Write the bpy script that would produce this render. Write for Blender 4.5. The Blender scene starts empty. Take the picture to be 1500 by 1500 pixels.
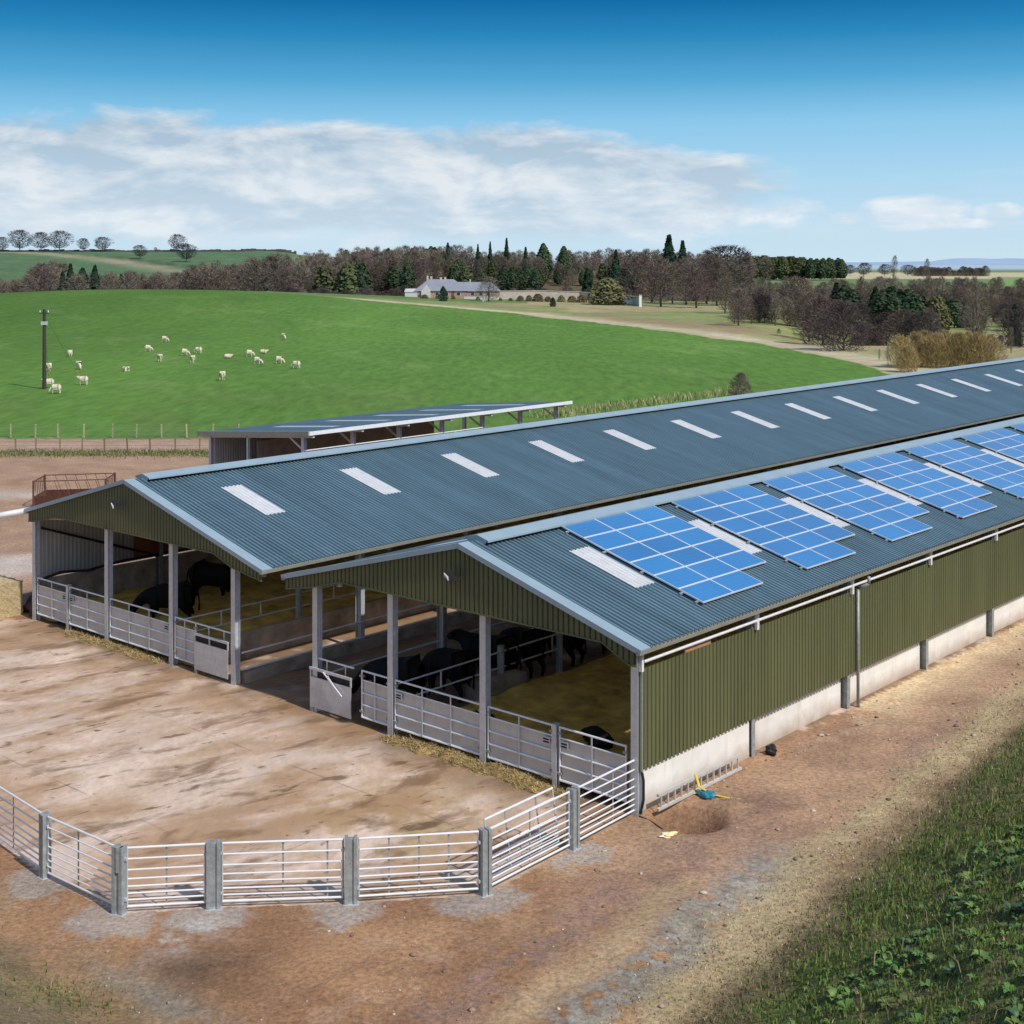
import bpy, bmesh, math, random
import numpy as np
from mathutils import Vector, Matrix
random.seed(7); rng = np.random.default_rng(7)
sc = bpy.context.scene
col = sc.collection
PI = math.pi
# ------------------------------------------------------------------ frame of reference
# world: X right, Y away from the camera, Z up (metres).  The farm buildings stand in a frame turned
# YAW clockwise about the front right corner post of the near barn (lx along the gables, ly along the barns).
YAW = 0.7235; CY, SY = math.cos(YAW), math.sin(YAW); AX, AY = 2.94, 32.767
FOC, HOR, CAMH = 2038.5, 384.6, 13.0
def L2W(x, y, z=0.0): return Vector((AX + CY*x + SY*y, AY - SY*x + CY*y, z))
def W2L(X, Y):
    dx, dy = X-AX, Y-AY
    return CY*dx - SY*dy, SY*dx + CY*dy
def spot(u, v): # ground point seen at a photo position
    Y = FOC*CAMH/(v-HOR); return (u-750)/FOC*Y, Y

# ------------------------------------------------------------------ numpy noise
def _h(ix, iy, s):
    n = (ix.astype(np.int64)*374761393 + iy.astype(np.int64)*668265263 + s*974634777) & 0x7fffffff
    n = ((n ^ (n >> 13))*1274126177) & 0x7fffffff
    n = n ^ (n >> 16)
    return (n & 0xffff)/65535.0
def vn(x, y, s=0):
    x = np.asarray(x, float); y = np.asarray(y, float)
    ix = np.floor(x); iy = np.floor(y); fx = x-ix; fy = y-iy
    fx = fx*fx*(3-2*fx); fy = fy*fy*(3-2*fy)
    a = _h(ix, iy, s); b = _h(ix+1, iy, s); c = _h(ix, iy+1, s); d = _h(ix+1, iy+1, s)
    return a+(b-a)*fx+(c-a)*fy+(a-b-c+d)*fx*fy
def fbm(x, y, s=0, o=4):
    t = 0; a = .5; n = 0
    for i in range(o):
        t = t+a*vn(x, y, s+i*17); n += a; a *= .5; x = np.asarray(x)*2.03+3.1; y = np.asarray(y)*2.03+1.7
    return t/n
def ss(a, b, x):
    t = np.clip((np.asarray(x, float)-a)/(b-a), 0, 1); return t*t*(3-2*t)

# ------------------------------------------------------------------ object helpers
def tag(o, label=None, cat=None, group=None, kind=None):
    if label: o['label'] = label
    if cat: o['category'] = cat
    if group: o['group'] = group
    if kind: o['kind'] = kind
    return o
def empty(name, loc=(0,0,0), rz=0.0):
    o = bpy.data.objects.new(name, None); col.objects.link(o); o.empty_display_size = .3
    o.location = loc; o.rotation_euler = (0, 0, rz); return o
def thing(name, label, cat, loc=(0,0,0), rz=0.0, group=None):
    return tag(empty(name, loc, rz), label, cat, group)
def lthing(name, label, cat, lx=0, ly=0, z=0, rz=0.0, group=None):  # placed in the farm frame
    return thing(name, label, cat, L2W(lx, ly, z), rz-YAW, group)
def link(name, me, parent=None):
    o = bpy.data.objects.new(name, me); col.objects.link(o)
    if parent is not None: o.parent = parent
    return o
def copy_tree(o, parent=None):
    c = o.copy(); col.objects.link(c); c.parent = parent
    for ch in list(o.children): copy_tree(ch, c)
    return c
class MB:
    def __init__(s): s.v = []; s.f = []; s.m = []; s.mi = 0
    def add(s, vs, fs):
        n = len(s.v); s.v += [tuple(p) for p in vs]
        for f in fs: s.f.append([i+n for i in f]); s.m.append(s.mi)
    def box(s, x0, x1, y0, y1, z0, z1):
        s.add([(x0,y0,z0),(x1,y0,z0),(x1,y1,z0),(x0,y1,z0),(x0,y0,z1),(x1,y0,z1),(x1,y1,z1),(x0,y1,z1)],
              [(0,3,2,1),(4,5,6,7),(0,1,5,4),(1,2,6,5),(2,3,7,6),(3,0,4,7)]); return s
    def bar(s, p, q, w, h=None, up=(0,0,1)):
        h = h or w; p = Vector(p); q = Vector(q); d = (q-p).normalized(); u = Vector(up)
        if abs(d.dot(u)) > .95: u = Vector((0,1,0))
        a = d.cross(u).normalized(); b = a.cross(d)
        vs = [c+a*(i*w/2)+b*(j*h/2) for c in (p, q) for i, j in ((-1,-1),(1,-1),(1,1),(-1,1))]
        s.add(vs, [(0,1,2,3),(7,6,5,4),(0,4,5,1),(1,5,6,2),(2,6,7,3),(3,7,4,0)]); return s
    def tube(s, p, q, r, r2=None, n=8, cap=True):
        r2 = r if r2 is None else r2
        p = Vector(p); q = Vector(q); d = (q-p).normalized(); u = Vector((0,0,1)) if abs(d.z) < .9 else Vector((1,0,0))
        a = d.cross(u).normalized(); b = a.cross(d)
        vs = []
        for c, rr in ((p, r), (q, r2)):
            for k in range(n):
                t = 2*PI*k/n; vs.append(c+a*math.cos(t)*rr+b*math.sin(t)*rr)
        fs = [(k, (k+1) % n, n+(k+1) % n, n+k) for k in range(n)]
        if cap: fs += [tuple(range(n))[::-1], tuple(range(n, 2*n))]
        s.add(vs, fs); return s
    def path(s, pts, r, n=6):
        for a, b in zip(pts[:-1], pts[1:]): s.tube(a, b, r, n=n)
        return s
    def prism(s, pts, d): # planar polygon pts extruded by vector d
        n = len(pts); d = Vector(d); vs = [Vector(p) for p in pts]; vs += [p+d for p in vs]
        s.add(vs, [tuple(range(n))[::-1], tuple(range(n, 2*n))]+[(k, (k+1) % n, n+(k+1) % n, n+k) for k in range(n)]); return s
    def mesh(s, name, mats, smooth=False):
        me = bpy.data.meshes.new(name); me.from_pydata(s.v, [], s.f)
        for m in (mats if isinstance(mats, (list, tuple)) else [mats]): me.materials.append(m)
        if any(s.m): me.polygons.foreach_set('material_index', s.m)
        if smooth: me.polygons.foreach_set('use_smooth', [True]*len(me.polygons))
        bm = bmesh.new(); bm.from_mesh(me); bmesh.ops.recalc_face_normals(bm, faces=bm.faces); bm.to_mesh(me); bm.free()
        me.update(); return me
    def build(s, name, mats, parent=None, smooth=False, raw=False):
        return link(name, s.mesh(name, mats, smooth), parent)
def np_mesh(name, V, F, mat, cols=None, smooth=False):
    me = bpy.data.meshes.new(name); V = np.asarray(V, np.float32); F = np.asarray(F, np.int32)
    k = F.shape[1]
    me.vertices.add(len(V)); me.vertices.foreach_set('co', V.ravel())
    me.loops.add(F.size); me.loops.foreach_set('vertex_index', F.ravel())
    me.polygons.add(len(F)); me.polygons.foreach_set('loop_start', np.arange(0, F.size, k, dtype=np.int32))
    try: me.polygons.foreach_set('loop_total', np.full(len(F), k, np.int32))
    except Exception: pass
    if smooth: me.polygons.foreach_set('use_smooth', np.ones(len(F), bool))
    me.update(calc_edges=True)
    if cols is not None:
        a = me.color_attributes.new('Col', 'FLOAT_COLOR', 'POINT')
        c4 = np.ones((len(V), 4), np.float32); c4[:, :3] = cols; a.data.foreach_set('color', c4.ravel())
    if mat: me.materials.append(mat)
    return me
def skin_mesh(name, pts, edges, mat, sub=2):
    me = bpy.data.meshes.new(name); bm = bmesh.new(); lay = bm.verts.layers.skin.verify()
    vs = []
    for i, p in enumerate(pts):
        v = bm.verts.new(p[:3]); r = p[3]; v[lay].radius = (r, p[4] if len(p) > 4 else r); v[lay].use_root = (i == 0); vs.append(v)
    for a, b in edges: bm.edges.new((vs[a], vs[b]))
    bm.to_mesh(me); bm.free()
    o = bpy.data.objects.new(name, me); col.objects.link(o)
    m = o.modifiers.new('s', 'SKIN'); m.use_smooth_shade = True
    d = o.modifiers.new('d', 'SUBSURF'); d.levels = d.render_levels = sub
    dg = bpy.context.evaluated_depsgraph_get(); dg.update()
    out = bpy.data.meshes.new_from_object(o.evaluated_get(dg)); out.name = name
    bpy.data.objects.remove(o); bpy.data.meshes.remove(me)
    out.materials.clear(); out.materials.append(mat); return out

# ------------------------------------------------------------------ materials
def lin(r, g, b):
    f = lambda c: ((c/255+.055)/1.055)**2.4 if c/255 > .04045 else c/255/12.92
    return (f(r), f(g), f(b))
class NT:
    def __init__(s, t): s.t = t
    def n(s, typ, **k):
        o = s.t.nodes.new('ShaderNode'+typ)
        for a, v in k.items(): setattr(o, a, v)
        return o
    def l(s, a, b): s.t.links.new(a, b)
    def val(s, x, sock):
        if isinstance(x, (int, float)): sock.default_value = x
        elif isinstance(x, (tuple, list)): sock.default_value = x
        else: s.l(x, sock)
    def math(s, op, a, b=0.0, c=0.0, clamp=False):
        o = s.n('Math', operation=op); o.use_clamp = clamp
        for i, x in enumerate((a, b, c)): s.val(x, o.inputs[i])
        return o.outputs[0]
    def mix(s, fac, a, b, blend='MIX'):
        o = s.n('MixRGB', blend_type=blend); s.val(fac, o.inputs[0])
        s.val(a if not isinstance(a, tuple) else (*a[:3], 1), o.inputs[1]); s.val(b if not isinstance(b, tuple) else (*b[:3], 1), o.inputs[2])
        return o.outputs[0]
    def noise(s, vec, scale, detail=4, rough=.55, dist=0.0):
        o = s.n('TexNoise'); o.inputs['Scale'].default_value = scale; o.inputs['Detail'].default_value = detail
        o.inputs['Roughness'].default_value = rough; o.inputs['Distortion'].default_value = dist
        if vec is not None: s.l(vec, o.inputs['Vector'])
        return o.outputs['Fac']
    def mapping(s, vec, scale=(1,1,1), rot=(0,0,0), loc=(0,0,0)):
        o = s.n('Mapping'); o.inputs['Scale'].default_value = scale; o.inputs['Rotation'].default_value = rot; o.inputs['Location'].default_value = loc
        s.l(vec, o.inputs['Vector']); return o.outputs[0]
    def rng(s, x, a, b, c=0.0, d=1.0):
        o = s.n('MapRange'); s.val(x, o.inputs[0])
        for i, q in enumerate((a, b, c, d)): o.inputs[i+1].default_value = q
        return o.outputs[0]
def newmat(name):
    m = bpy.data.materials.new(name); m.use_nodes = True; t = NT(m.node_tree)
    b = m.node_tree.nodes['Principled BSDF']; return m, t, b
def setp(b, rough=.6, metal=0.0, spec=.5):
    b.inputs['Roughness'].default_value = rough; b.inputs['Metallic'].default_value = metal
    b.inputs['Specular IOR Level'].default_value = spec
def simple(name, c, rough=.6, metal=0.0, var=.25, scale=3.0, spec=.5, bump=0.0, bscale=30.0, stretch=(1,1,1), obj_var=0.0, c2=None):
    m, t, b = newmat(name); setp(b, rough, metal, spec)
    co = t.n('TexCoord').outputs['Object']; v = t.mapping(co, stretch)
    n1 = t.noise(v, scale, 6, .6)
    c2 = c2 or tuple(x*(1-var) for x in c); hi = tuple(min(1, x*(1+var*.5)) for x in c)
    cc = t.mix(t.rng(n1, .3, .7), c2, hi)
    if obj_var:
        r = t.n('ObjectInfo').outputs['Random']
        cc = t.mix(1.0, cc, t.mix(r, tuple([1-obj_var]*3), tuple([1+obj_var]*3)), 'MULTIPLY')
    t.l(cc, b.inputs['Base Color'])
    if bump:
        bp = t.n('Bump'); bp.inputs['Strength'].default_value = bump; bp.inputs['Distance'].default_value = .03
        t.l(t.noise(v, bscale, 5, .65), bp.inputs['Height']); t.l(bp.outputs[0], b.inputs['Normal'])
    return m
def attrmat(name, rough=.95, n_big=.25, s_big=.6, n_fine=.4, s_fine=14., bump=.4, bs=16., bd=.05, spec=.2, stretch=(1,1,1), rot=0.0, joints=None, obj_var=0.0, stains=()):
    m, t, b = newmat(name); setp(b, rough, 0, spec)
    at = t.n('Attribute', attribute_name='Col').outputs['Color']
    co = t.n('TexCoord').outputs['Object']; v = t.mapping(co, stretch, (0, 0, rot))
    a1 = t.rng(t.noise(v, s_big, 5, .6), .3, .7, 1-n_big, 1+n_big)
    a2 = t.rng(t.noise(v, s_fine, 6, .7), .3, .7, 1-n_fine, 1+n_fine)
    f = t.math('MULTIPLY', a1, a2)
    c = t.mix(1.0, at, f, 'MULTIPLY')
    for sc_, st_, lo_, hi_, cl_, am_ in stains:
        vv = t.mapping(t.mapping(co, (1,1,1), (0, 0, math.radians(-36))), st_, (0, 0, 0), (sc_*3.1, sc_*1.7, 0)); nn = t.noise(vv, sc_, 8, .62, .35)
        c = t.mix(t.rng(nn, lo_, hi_, 0, am_), c, cl_)
    if joints:
        lx = t.mapping(co, (1,1,1), (0,0,YAW), (0,0,0))
        s = t.n('SeparateXYZ'); t.l(lx, s.inputs[0])
        wob = t.math('MULTIPLY', t.math('SUBTRACT', t.noise(co, .8, 3), .5), .12)
        for k, off, per in joints:
            e = t.math('ADD', s.outputs[k], wob)
            d = t.math('ABSOLUTE', t.math('SUBTRACT', t.math('FRACT', t.math('DIVIDE', t.math('ADD', e, off+1000*per), per)), .5))
            ln = t.math('MULTIPLY', t.rng(d, .0035, .009, 1, 0), t.rng(t.noise(co, .5, 4), .46, .66, 0, .5))
            c = t.mix(ln, c, (.10, .07, .05))
    if obj_var:
        r = t.n('ObjectInfo').outputs['Random']
        c = t.mix(1.0, c, t.mix(r, tuple([1-obj_var]*3), tuple([1+obj_var]*3)), 'MULTIPLY')
    t.l(c, b.inputs['Base Color'])
    if bump:
        bp = t.n('Bump'); bp.inputs['Strength'].default_value = bump; bp.inputs['Distance'].default_value = bd
        t.l(t.noise(v, bs, 7, .7), bp.inputs['Height']); t.l(bp.outputs[0], b.inputs['Normal'])
    return m
M = {}
def underside(m, c, axis):
    t = NT(m.node_tree); b = m.node_tree.nodes['Principled BSDF']; g = t.n('NewGeometry').outputs['True Normal']
    d = t.n('VectorMath', operation='DOT_PRODUCT'); t.l(g, d.inputs[0]); d.inputs[1].default_value = axis
    old = b.inputs['Base Color'].links[0].from_socket
    t.l(t.mix(t.math('LESS_THAN', d.outputs['Value'], 0.0), old, c), b.inputs['Base Color'])
def sheets(m, amt, sel):
    # slight difference in tone from one metre-wide sheet to the next, with faint run-off streaks
    t = NT(m.node_tree); b = m.node_tree.nodes['Principled BSDF']; co = t.n('TexCoord').outputs['Object']; sp = t.n('SeparateXYZ'); t.l(co, sp.inputs[0])
    a = t.math('FLOOR', t.math('ADD', sp.outputs[sel], .013)); w = t.n('TexWhiteNoise', noise_dimensions='1D'); t.l(a, w.inputs['W'])
    st = t.noise(t.mapping(co, (.15, 9, .15) if sel == 1 else (9, 9, .15)), 1.0, 4, .6)
    f = t.math('ADD', t.math('MULTIPLY', t.math('SUBTRACT', w.outputs[0], .5), amt), t.rng(st, .3, .7, 1-amt*.7, 1+amt*.7))
    old = b.inputs['Base Color'].links[0].from_socket
    t.l(t.mix(1.0, old, f, 'MULTIPLY'), b.inputs['Base Color'])
M['roof'] = simple('roof_blue_steel', (.118, .195, .238), .42, 0, .18, .7, .5, stretch=(.5, 2.2, 1))
M['valley_shade'] = simple('roof_valley_shade', (.025, .052, .072), .6, 0, .3, .9, .4, stretch=(.5, 2.2, 1))  # rib grooves coloured darker to stand in for the shade between ribs
sheets(M['roof'], .14, 1)
for k_ in ('roof', 'valley_shade'): underside(M[k_], (.55, .55, .53), (0, 0, 1))
M['trim'] = simple('flashing_steel', (.30, .39, .44), .4, 0, .10, 1.2, .5)
M['olive'] = simple('olive_cladding', (.122, .130, .060), .5, 0, .14, .8, .4, stretch=(2, 2, .3))
sheets(M['olive'], .12, 1); underside(M['olive'], (.50, .50, .48), (CY-SY, -SY-CY, 0))
M['gutter'] = simple('gutter_steel', (.30, .31, .26), .45, 0, .15, 3)
M['galv'] = simple('galvanised_steel', (.58, .62, .66), .42, .30, .16, 7, .5)
M['galvd'] = simple('galvanised_post', (.36, .39, .395), .55, .25, .35, 9, .4)
M['sheet'] = simple('gate_sheet', (.58, .575, .555), .5, .15, .14, 2.5, .4)
M['white_rail'] = simple('bright_rail', (.88, .89, .91), .4, .15, .10, 5)
M['concrete'] = simple('concrete_panel', (.82, .80, .76), .85, 0, .10, 1.2, .3, bump=.15, bscale=20)
def splash(m, h):
    t = NT(m.node_tree); b = m.node_tree.nodes['Principled BSDF']; co = t.n('TexCoord').outputs['Object']; sp = t.n('SeparateXYZ'); t.l(co, sp.inputs[0])
    n = t.noise(co, 2.2, 6, .65); f = t.rng(t.math('ADD', sp.outputs[2], t.math('MULTIPLY', n, -.55)), -.30, h, .75, 0)
    st = t.rng(t.noise(t.mapping(co, (4, 4, .35)), 1.0, 4), .55, .75, 0, .28)
    old = b.inputs['Base Color'].links[0].from_socket
    t.l(t.mix(f, t.mix(st, old, (.45, .40, .33)), (.36, .25, .17)), b.inputs['Base Color'])
splash(M['concrete'], .22)
M['conc_dirty'] = simple('dirty_concrete', (.44, .37, .29), .9, 0, .45, 1.6, .2, bump=.3)
M['liner'] = simple('pale_cladding', (.42, .42, .40), .6, 0, .2, 1.2, stretch=(2,2,.4))
M['dark'] = simple('dark_void', (.012, .012, .012), .7)
M['black'] = simple('black_rubber', (.015, .015, .016), .6, 0, .3, 9)
M['rooflight'] = simple('rooflight_sheet', (.90, .91, .92), .5, 0, .12, 2.5)
def translucent(m, c, f):
    t = NT(m.node_tree); b = m.node_tree.nodes['Principled BSDF']; o = m.node_tree.nodes['Material Output']
    tr = t.n('BsdfTranslucent'); tr.inputs[0].default_value = (*c, 1); mx = t.n('MixShader'); mx.inputs[0].default_value = f
    t.l(b.outputs[0], mx.inputs[1]); t.l(tr.outputs[0], mx.inputs[2]); t.l(mx.outputs[0], o.inputs['Surface'])
translucent(M['rooflight'], (.95, .95, .93), .32)
M['panel_frame'] = simple('panel_frame', (.80, .82, .83), .35, .2, .06, 5)
M['wood'] = simple('plywood', (.42, .21, .11), .8, 0, .2, 6, stretch=(6, 1, 1))
M['rust'] = simple('rusty_iron', (.16, .065, .045), .85, .1, .45, 12)
M['post_wood'] = simple('weathered_stake', (.26, .19, .12), .9, 0, .3, 8, obj_var=.3)
M['post_pale'] = simple('pale_stake', (.48, .40, .26), .9, 0, .25, 8, obj_var=.2)
M['pole'] = simple('tarred_pole', (.055, .042, .038), .9, 0, .3, 4)
M['wire'] = simple('fence_wire', (.30, .30, .28), .5, .5, .1, 5)
M['yellow'] = simple('yellow_plastic', (.75, .55, .05), .5, 0, .1, 5)
M['blue'] = simple('blue_plastic', (.02, .22, .34), .5, 0, .25, 9)
M['cow'] = simple('black_hide', (.006, .0055, .0055), .75, 0, .3, 6, .35)
M['wool'] = simple('sheep_wool', (.72, .62, .47), .95, 0, .2, 9, .1, bump=.6, bscale=14)
M['slate'] = simple('slate_roof', (.25, .26, .30), .7, 0, .12, .6)
M['house_white'] = simple('weathered_render', (.58, .57, .54), .9, 0, .1, 2)
M['stone'] = simple('pink_stone', (.42, .27, .21), .9, 0, .3, 1.5)
M['whitewash'] = simple('white_render', (.80, .79, .76), .8, 0, .06, 2)
M['wallstone'] = simple('garden_wall_stone', (.56, .49, .40), .95, 0, .25, .8)
M['glass'] = simple('dark_glass', (.03, .035, .045), .12, 0, .2, 2)
M['lens'] = simple('lamp_glass', (.85, .87, .9), .12, .3, .05, 2)
M['redboard'] = simple('rust_red_board', (.24, .075, .03), .8, 0, .4, 2)
M['shedwall'] = simple('shed_boarding', (.15, .125, .105), .9, 0, .25, 2)
M['bark'] = simple('bark', (.10, .082, .070), .95, 0, .3, 3, .1, obj_var=.25)
M['twig'] = simple('twigs', (.19, .15, .118), .95, 0, .25, .25, .1, obj_var=.28)
M['twig_dark'] = simple('twigs_dark', (.095, .078, .076), .95, 0, .25, .25, .1, obj_var=.2)
M['twig_grey'] = simple('twigs_grey', (.20, .175, .13), .95, 0, .25, .25, .1, obj_var=.25)
M['twig_purple'] = simple('twigs_purple', (.150, .112, .102), .95, 0, .25, .25, .1, obj_var=.2)
M['twig_sky'] = simple('twigs_far', (.055, .052, .058), .95, 0, .2, .25, .1)
M['twig_gold'] = simple('willow_twigs', (.40, .30, .14), .95, 0, .3, .25, .1, obj_var=.2)
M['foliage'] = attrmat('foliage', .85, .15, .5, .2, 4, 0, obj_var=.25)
def solar_mat():
    m, t, b = newmat('solar_cells'); setp(b, .16, 0, .8)
    co = t.n('TexCoord').outputs['Object']
    n = t.noise(co, .35, 3); c = t.mix(t.rng(n, .3, .7), (.010, .175, .44), (.018, .225, .54))
    s = t.n('SeparateXYZ'); t.l(co, s.inputs[0])
    for k in (0, 1):
        d = t.math('ABSOLUTE', t.math('SUBTRACT', t.math('FRACT', t.math('MULTIPLY', s.outputs[k], 6.4)), .5))
        c = t.mix(t.rng(d, .02, .05, .5, 0), c, (.09, .24, .55))
    r = t.n('ObjectInfo').outputs['Random']; c = t.mix(1.0, c, t.mix(r, (.82, .84, .88), (1.15, 1.12, 1.1)), 'MULTIPLY')
    t.l(c, b.inputs['Base Color']); b.inputs['Coat Weight'].default_value = 1.0; b.inputs['Coat Roughness'].default_value = .2; b.inputs['Coat IOR'].default_value = 1.6; return m
M['solar'] = solar_mat()
def straw_mat():
    m = simple('straw', (.38, .265, .115), .95, 0, .6, 3.5, .1, bump=.8, bscale=22); return m
M['straw'] = straw_mat()
M['bedding'] = simple('trodden_straw', (.90, .53, .13), .95, 0, .6, 1.4, .1, bump=.9, bscale=14, c2=(.46, .27, .07))
M['bale'] = simple('bale_straw', (.55, .44, .25), .95, 0, .4, 9, .1, bump=.9, bscale=30, stretch=(1, 1, 3))
# ------------------------------------------------------------------ terrain
PEN = [(0,-.1), (.07,-2.47), (.12,-5.41), (-1.66,-7.5), (-3.57,-9.47), (-4.79,-10.86), (-7.4,-10.98), (-9.9,-10.74), (-13.5,-10.5), (-17.0,-10.3), (-20.5,-10.1)]
EDGE_Z = [104, 160, 193, 224, 256, 287, 338, 376, 405, 470]
EDGE_X = [42, 44, 42.6, 38.4, 31.4, 21.1, 0, -27.7, -53.6, -105]
def height(X, Y):
    X = np.asarray(X, float); Y = np.asarray(Y, float)
    lx = CY*(X-AX)-SY*(Y-AY); ly = SY*(X-AX)+CY*(Y-AY)
    z = np.zeros_like(X)
    # bank wrapped round the yard, behind and to the right of the photographer's feet
    dx = lx-(4.55-.09*np.clip(ly, -20, 60))-.7; dy = (-12.6-ly)*.82
    wob = (fbm(X*.25, Y*.25, 5)-.5)*1.5
    d = np.maximum(dx, dy)+wob*.5
    k = 1.2; hh = np.clip(.5+.5*(dx-dy)/k, 0, 1); dsm = dy*(1-hh)+dx*hh+k*hh*(1-hh)*.5
    d = np.where(d > 0, dsm+wob*.5, d)
    d0 = np.clip(d, 0, None); bank = .66*(d0-1.0*(1-np.exp(-d0/1.0)))
    bank = np.minimum(bank, 10.8)
    bank = bank*(1-ss(60, 110, ly))
    z = z+bank+np.where(d > 0, (fbm(X*1.3, Y*1.3, 9)-.5)*.35*ss(0, 1.5, d), 0)
    # trench beside the corner of the near barn
    pit = np.exp(-(((lx-.95)/.75)**2+((ly-.75)/.8)**2)**2)
    z = z-.55*pit*(1-ss(0, .3, d))
    # loose dirt relief
    near = 1-ss(60, 130, Y)
    pen = (ly > -11.4)*(lx < .3)*(lx > -31)
    z = z+near*np.where((d < .2) & (pen < .5), (fbm(X*.9, Y*.9, 21)-.5)*.12+(fbm(X*4, Y*4, 23)-.5)*.06, 0)*ss(-.1, .6, np.where(lx > -12, np.maximum(lx, -ly-11.), 1))
    # field hill on the left and the hollow behind it
    sx = np.where(X > -120, 72, 55.)
    hill = 4.6*np.exp(-((X+118)/sx)**2/2)*ss(230, 425, Y)
    z = z+hill*(1-ss(436, 500, Y))-8*ss(440, 520, Y)*ss(-40, -75, X)*(1-ss(640, 760, Y))
    # far slope on the left with its ridge
    lft = ss(-.10, -.19, X/np.maximum(Y, 1))
    z = z+lft*(ss(640, 1030, Y)*21.0)*(1-ss(1040, 1300, Y))
    # wooded rise behind the house
    r = X/np.maximum(Y, 1); z = z+9*ss(540, 720, Y)*ss(-.20, -.12, r)*(1-ss(.12, .19, r))*(1-ss(1000, 1400, Y))
    # small hollow with rough banks right of the field
    z = z-3.0*ss(.17, .27, r)*ss(215, 250, Y)*(1-ss(420, 520, Y))
    return z
def gz(X, Y): return float(height(np.array([X]), np.array([Y]))[0])
def seg_d(px, py, pts):
    d = np.full(px.shape, 1e9)
    for (x0, y0), (x1, y1) in zip(pts[:-1], pts[1:]):
        vx, vy = x1-x0, y1-y0; t = np.clip(((px-x0)*vx+(py-y0)*vy)/(vx*vx+vy*vy), 0, 1)
        d = np.minimum(d, np.hypot(px-x0-t*vx, py-y0-t*vy))
    return d
def inpoly(px, py, pts):
    r = np.zeros(px.shape, bool); n = len(pts)
    for i in range(n):
        x0, y0 = pts[i]; x1, y1 = pts[(i+1) % n]
        if y0 == y1: continue
        c = ((y0 > py) != (y1 > py)) & (px < (x1-x0)*(py-y0)/(y1-y0)+x0); r ^= c
    return r
YARD = PEN+[(-27, -9.5), (-50, -8), (-50, -.6), (-27.6, -.6), (-27, .1), (-27, 100), (0, 100)]
def terrain():
    na, nr = 620, 760
    ang = np.linspace(-1.0, 1.0, na); ang = np.radians(78)*(0.62*ang+0.38*ang**3)
    rad = np.concatenate([np.geomspace(4, 18, 110)[:-1], np.geomspace(18, 60, 520)[:-1], np.geomspace(60, 620, 270)[:-1], np.geomspace(620, 16000, 130)]); nr = len(rad)
    # start behind the camera so that the bank carries on under it
    A, R = np.meshgrid(ang, rad, indexing='ij')
    X = R*np.sin(A); Y = R*np.cos(A)-3.0
    lx = CY*(X-AX)-SY*(Y-AY); ly = SY*(X-AX)+CY*(Y-AY)
    Z = height(X, Y)
    C = np.zeros(X.shape+(3,)); 
    def put(w, c):
        nonlocal C
        C = C*(1-w[..., None])+np.array(c)*w[..., None]
    n1 = fbm(X*.35, Y*.35, 31); n2 = fbm(X*1.5, Y*1.5, 33, 5); n3 = fbm(lx*.9+2, ly*.22, 35, 5); n4 = fbm(X*.12, Y*.12, 37); n5 = fbm(X*4.5, Y*4.5, 39, 3)
    one = np.ones(X.shape)
    # bare earth
    put(one, (.385, .215, .115)); put(np.exp(-(((lx-1.6)/2.6)**2+((ly+4.2)/3.2)**2)), (.45, .285, .155))
    put(ss(.42, .62, n1), (.31, .17, .092)); put(ss(.58, .76, n2)*.5, (.43, .28, .18))
    # track beside the barn: pinkish grey
    trk = ss(-.5, 1.2, lx)*ss(-5.5, -1, ly+lx*.25)
    put(trk*.85, (.46, .295, .19)); put(trk*ss(.48, .66, n1)*.6, (.33, .20, .135))
    # purple-brown chippings bands along the foot of the bank
    foot = lx-(4.55-.09*np.clip(ly, -20, 60)); df = np.maximum(foot, (-12.6-ly)*.82)
    pur = np.exp(-((foot+2.4+(n1-.5)*2.2)/.85)**2)*ss(.30, .5, n2)*(1-ss(0, 3, ly))
    put(np.clip(pur*1.1*ss(.40, .55, n5*.5+n2*.5), 0, 1)*.65, (.28, .18, .14))
    put(np.exp(-(((lx-1.9)/1.0)**2+((ly-2.6)/1.1)**2))*.7*ss(.3, .5, n2), (.20, .12, .09))
    put(np.exp(-(((lx-3.0)/.8)**2+((ly-9.0)/2.2)**2))*.6*ss(.3, .55, n2), (.20, .125, .11))
    grv = np.exp(-((foot+.75+(n1-.5)*.8)/.55)**2)*ss(-12.5, -10, ly)*(1-ss(-1.0, 1.5, ly))
    put(np.clip(grv*1.5*ss(.34, .5, n5*.5+n2*.5), 0, 1)*.9, (.235, .21, .185)); put(grv*ss(.5, .6, n5)*.7, (.40, .36, .31))
    tan = np.exp(-((foot+1.55+(n1-.5)*1.2)/.42)**2)*(1-ss(-3.5, -1, ly))*ss(.35, .5, n1)
    put(tan*.75, (.47, .335, .195))
    # straw blown along the wall foot further up the track
    put(np.exp(-((lx-.35)/.85)**2)*ss(8.5, 11.5, ly+(n2-.5)*5)*(.55+.45*ss(.35, .5, n2)), (.80, .60, .36))
    put(np.exp(-((lx-1.0)/.9)**2)*ss(5, 8, ly)*ss(.45, .6, n2)*.6, (.46, .33, .21))
    # dark churned earth at the lower left
    blob = np.exp(-(((X+5.9)/1.3)**2+((Y-25.6)/.8)**2)); put(blob*.75*ss(.25,.5,n2), (.12, .075, .048))
    qa = (X+6.0)*.79-(Y-24.3)*.61; qb = (X+6.0)*.61+(Y-24.3)*.79; put(np.exp(-((qa/2.2)**2+(qb/.42)**2))*.85*ss(.32, .5, n5*.5+n2*.5), (.24, .215, .19))
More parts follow.
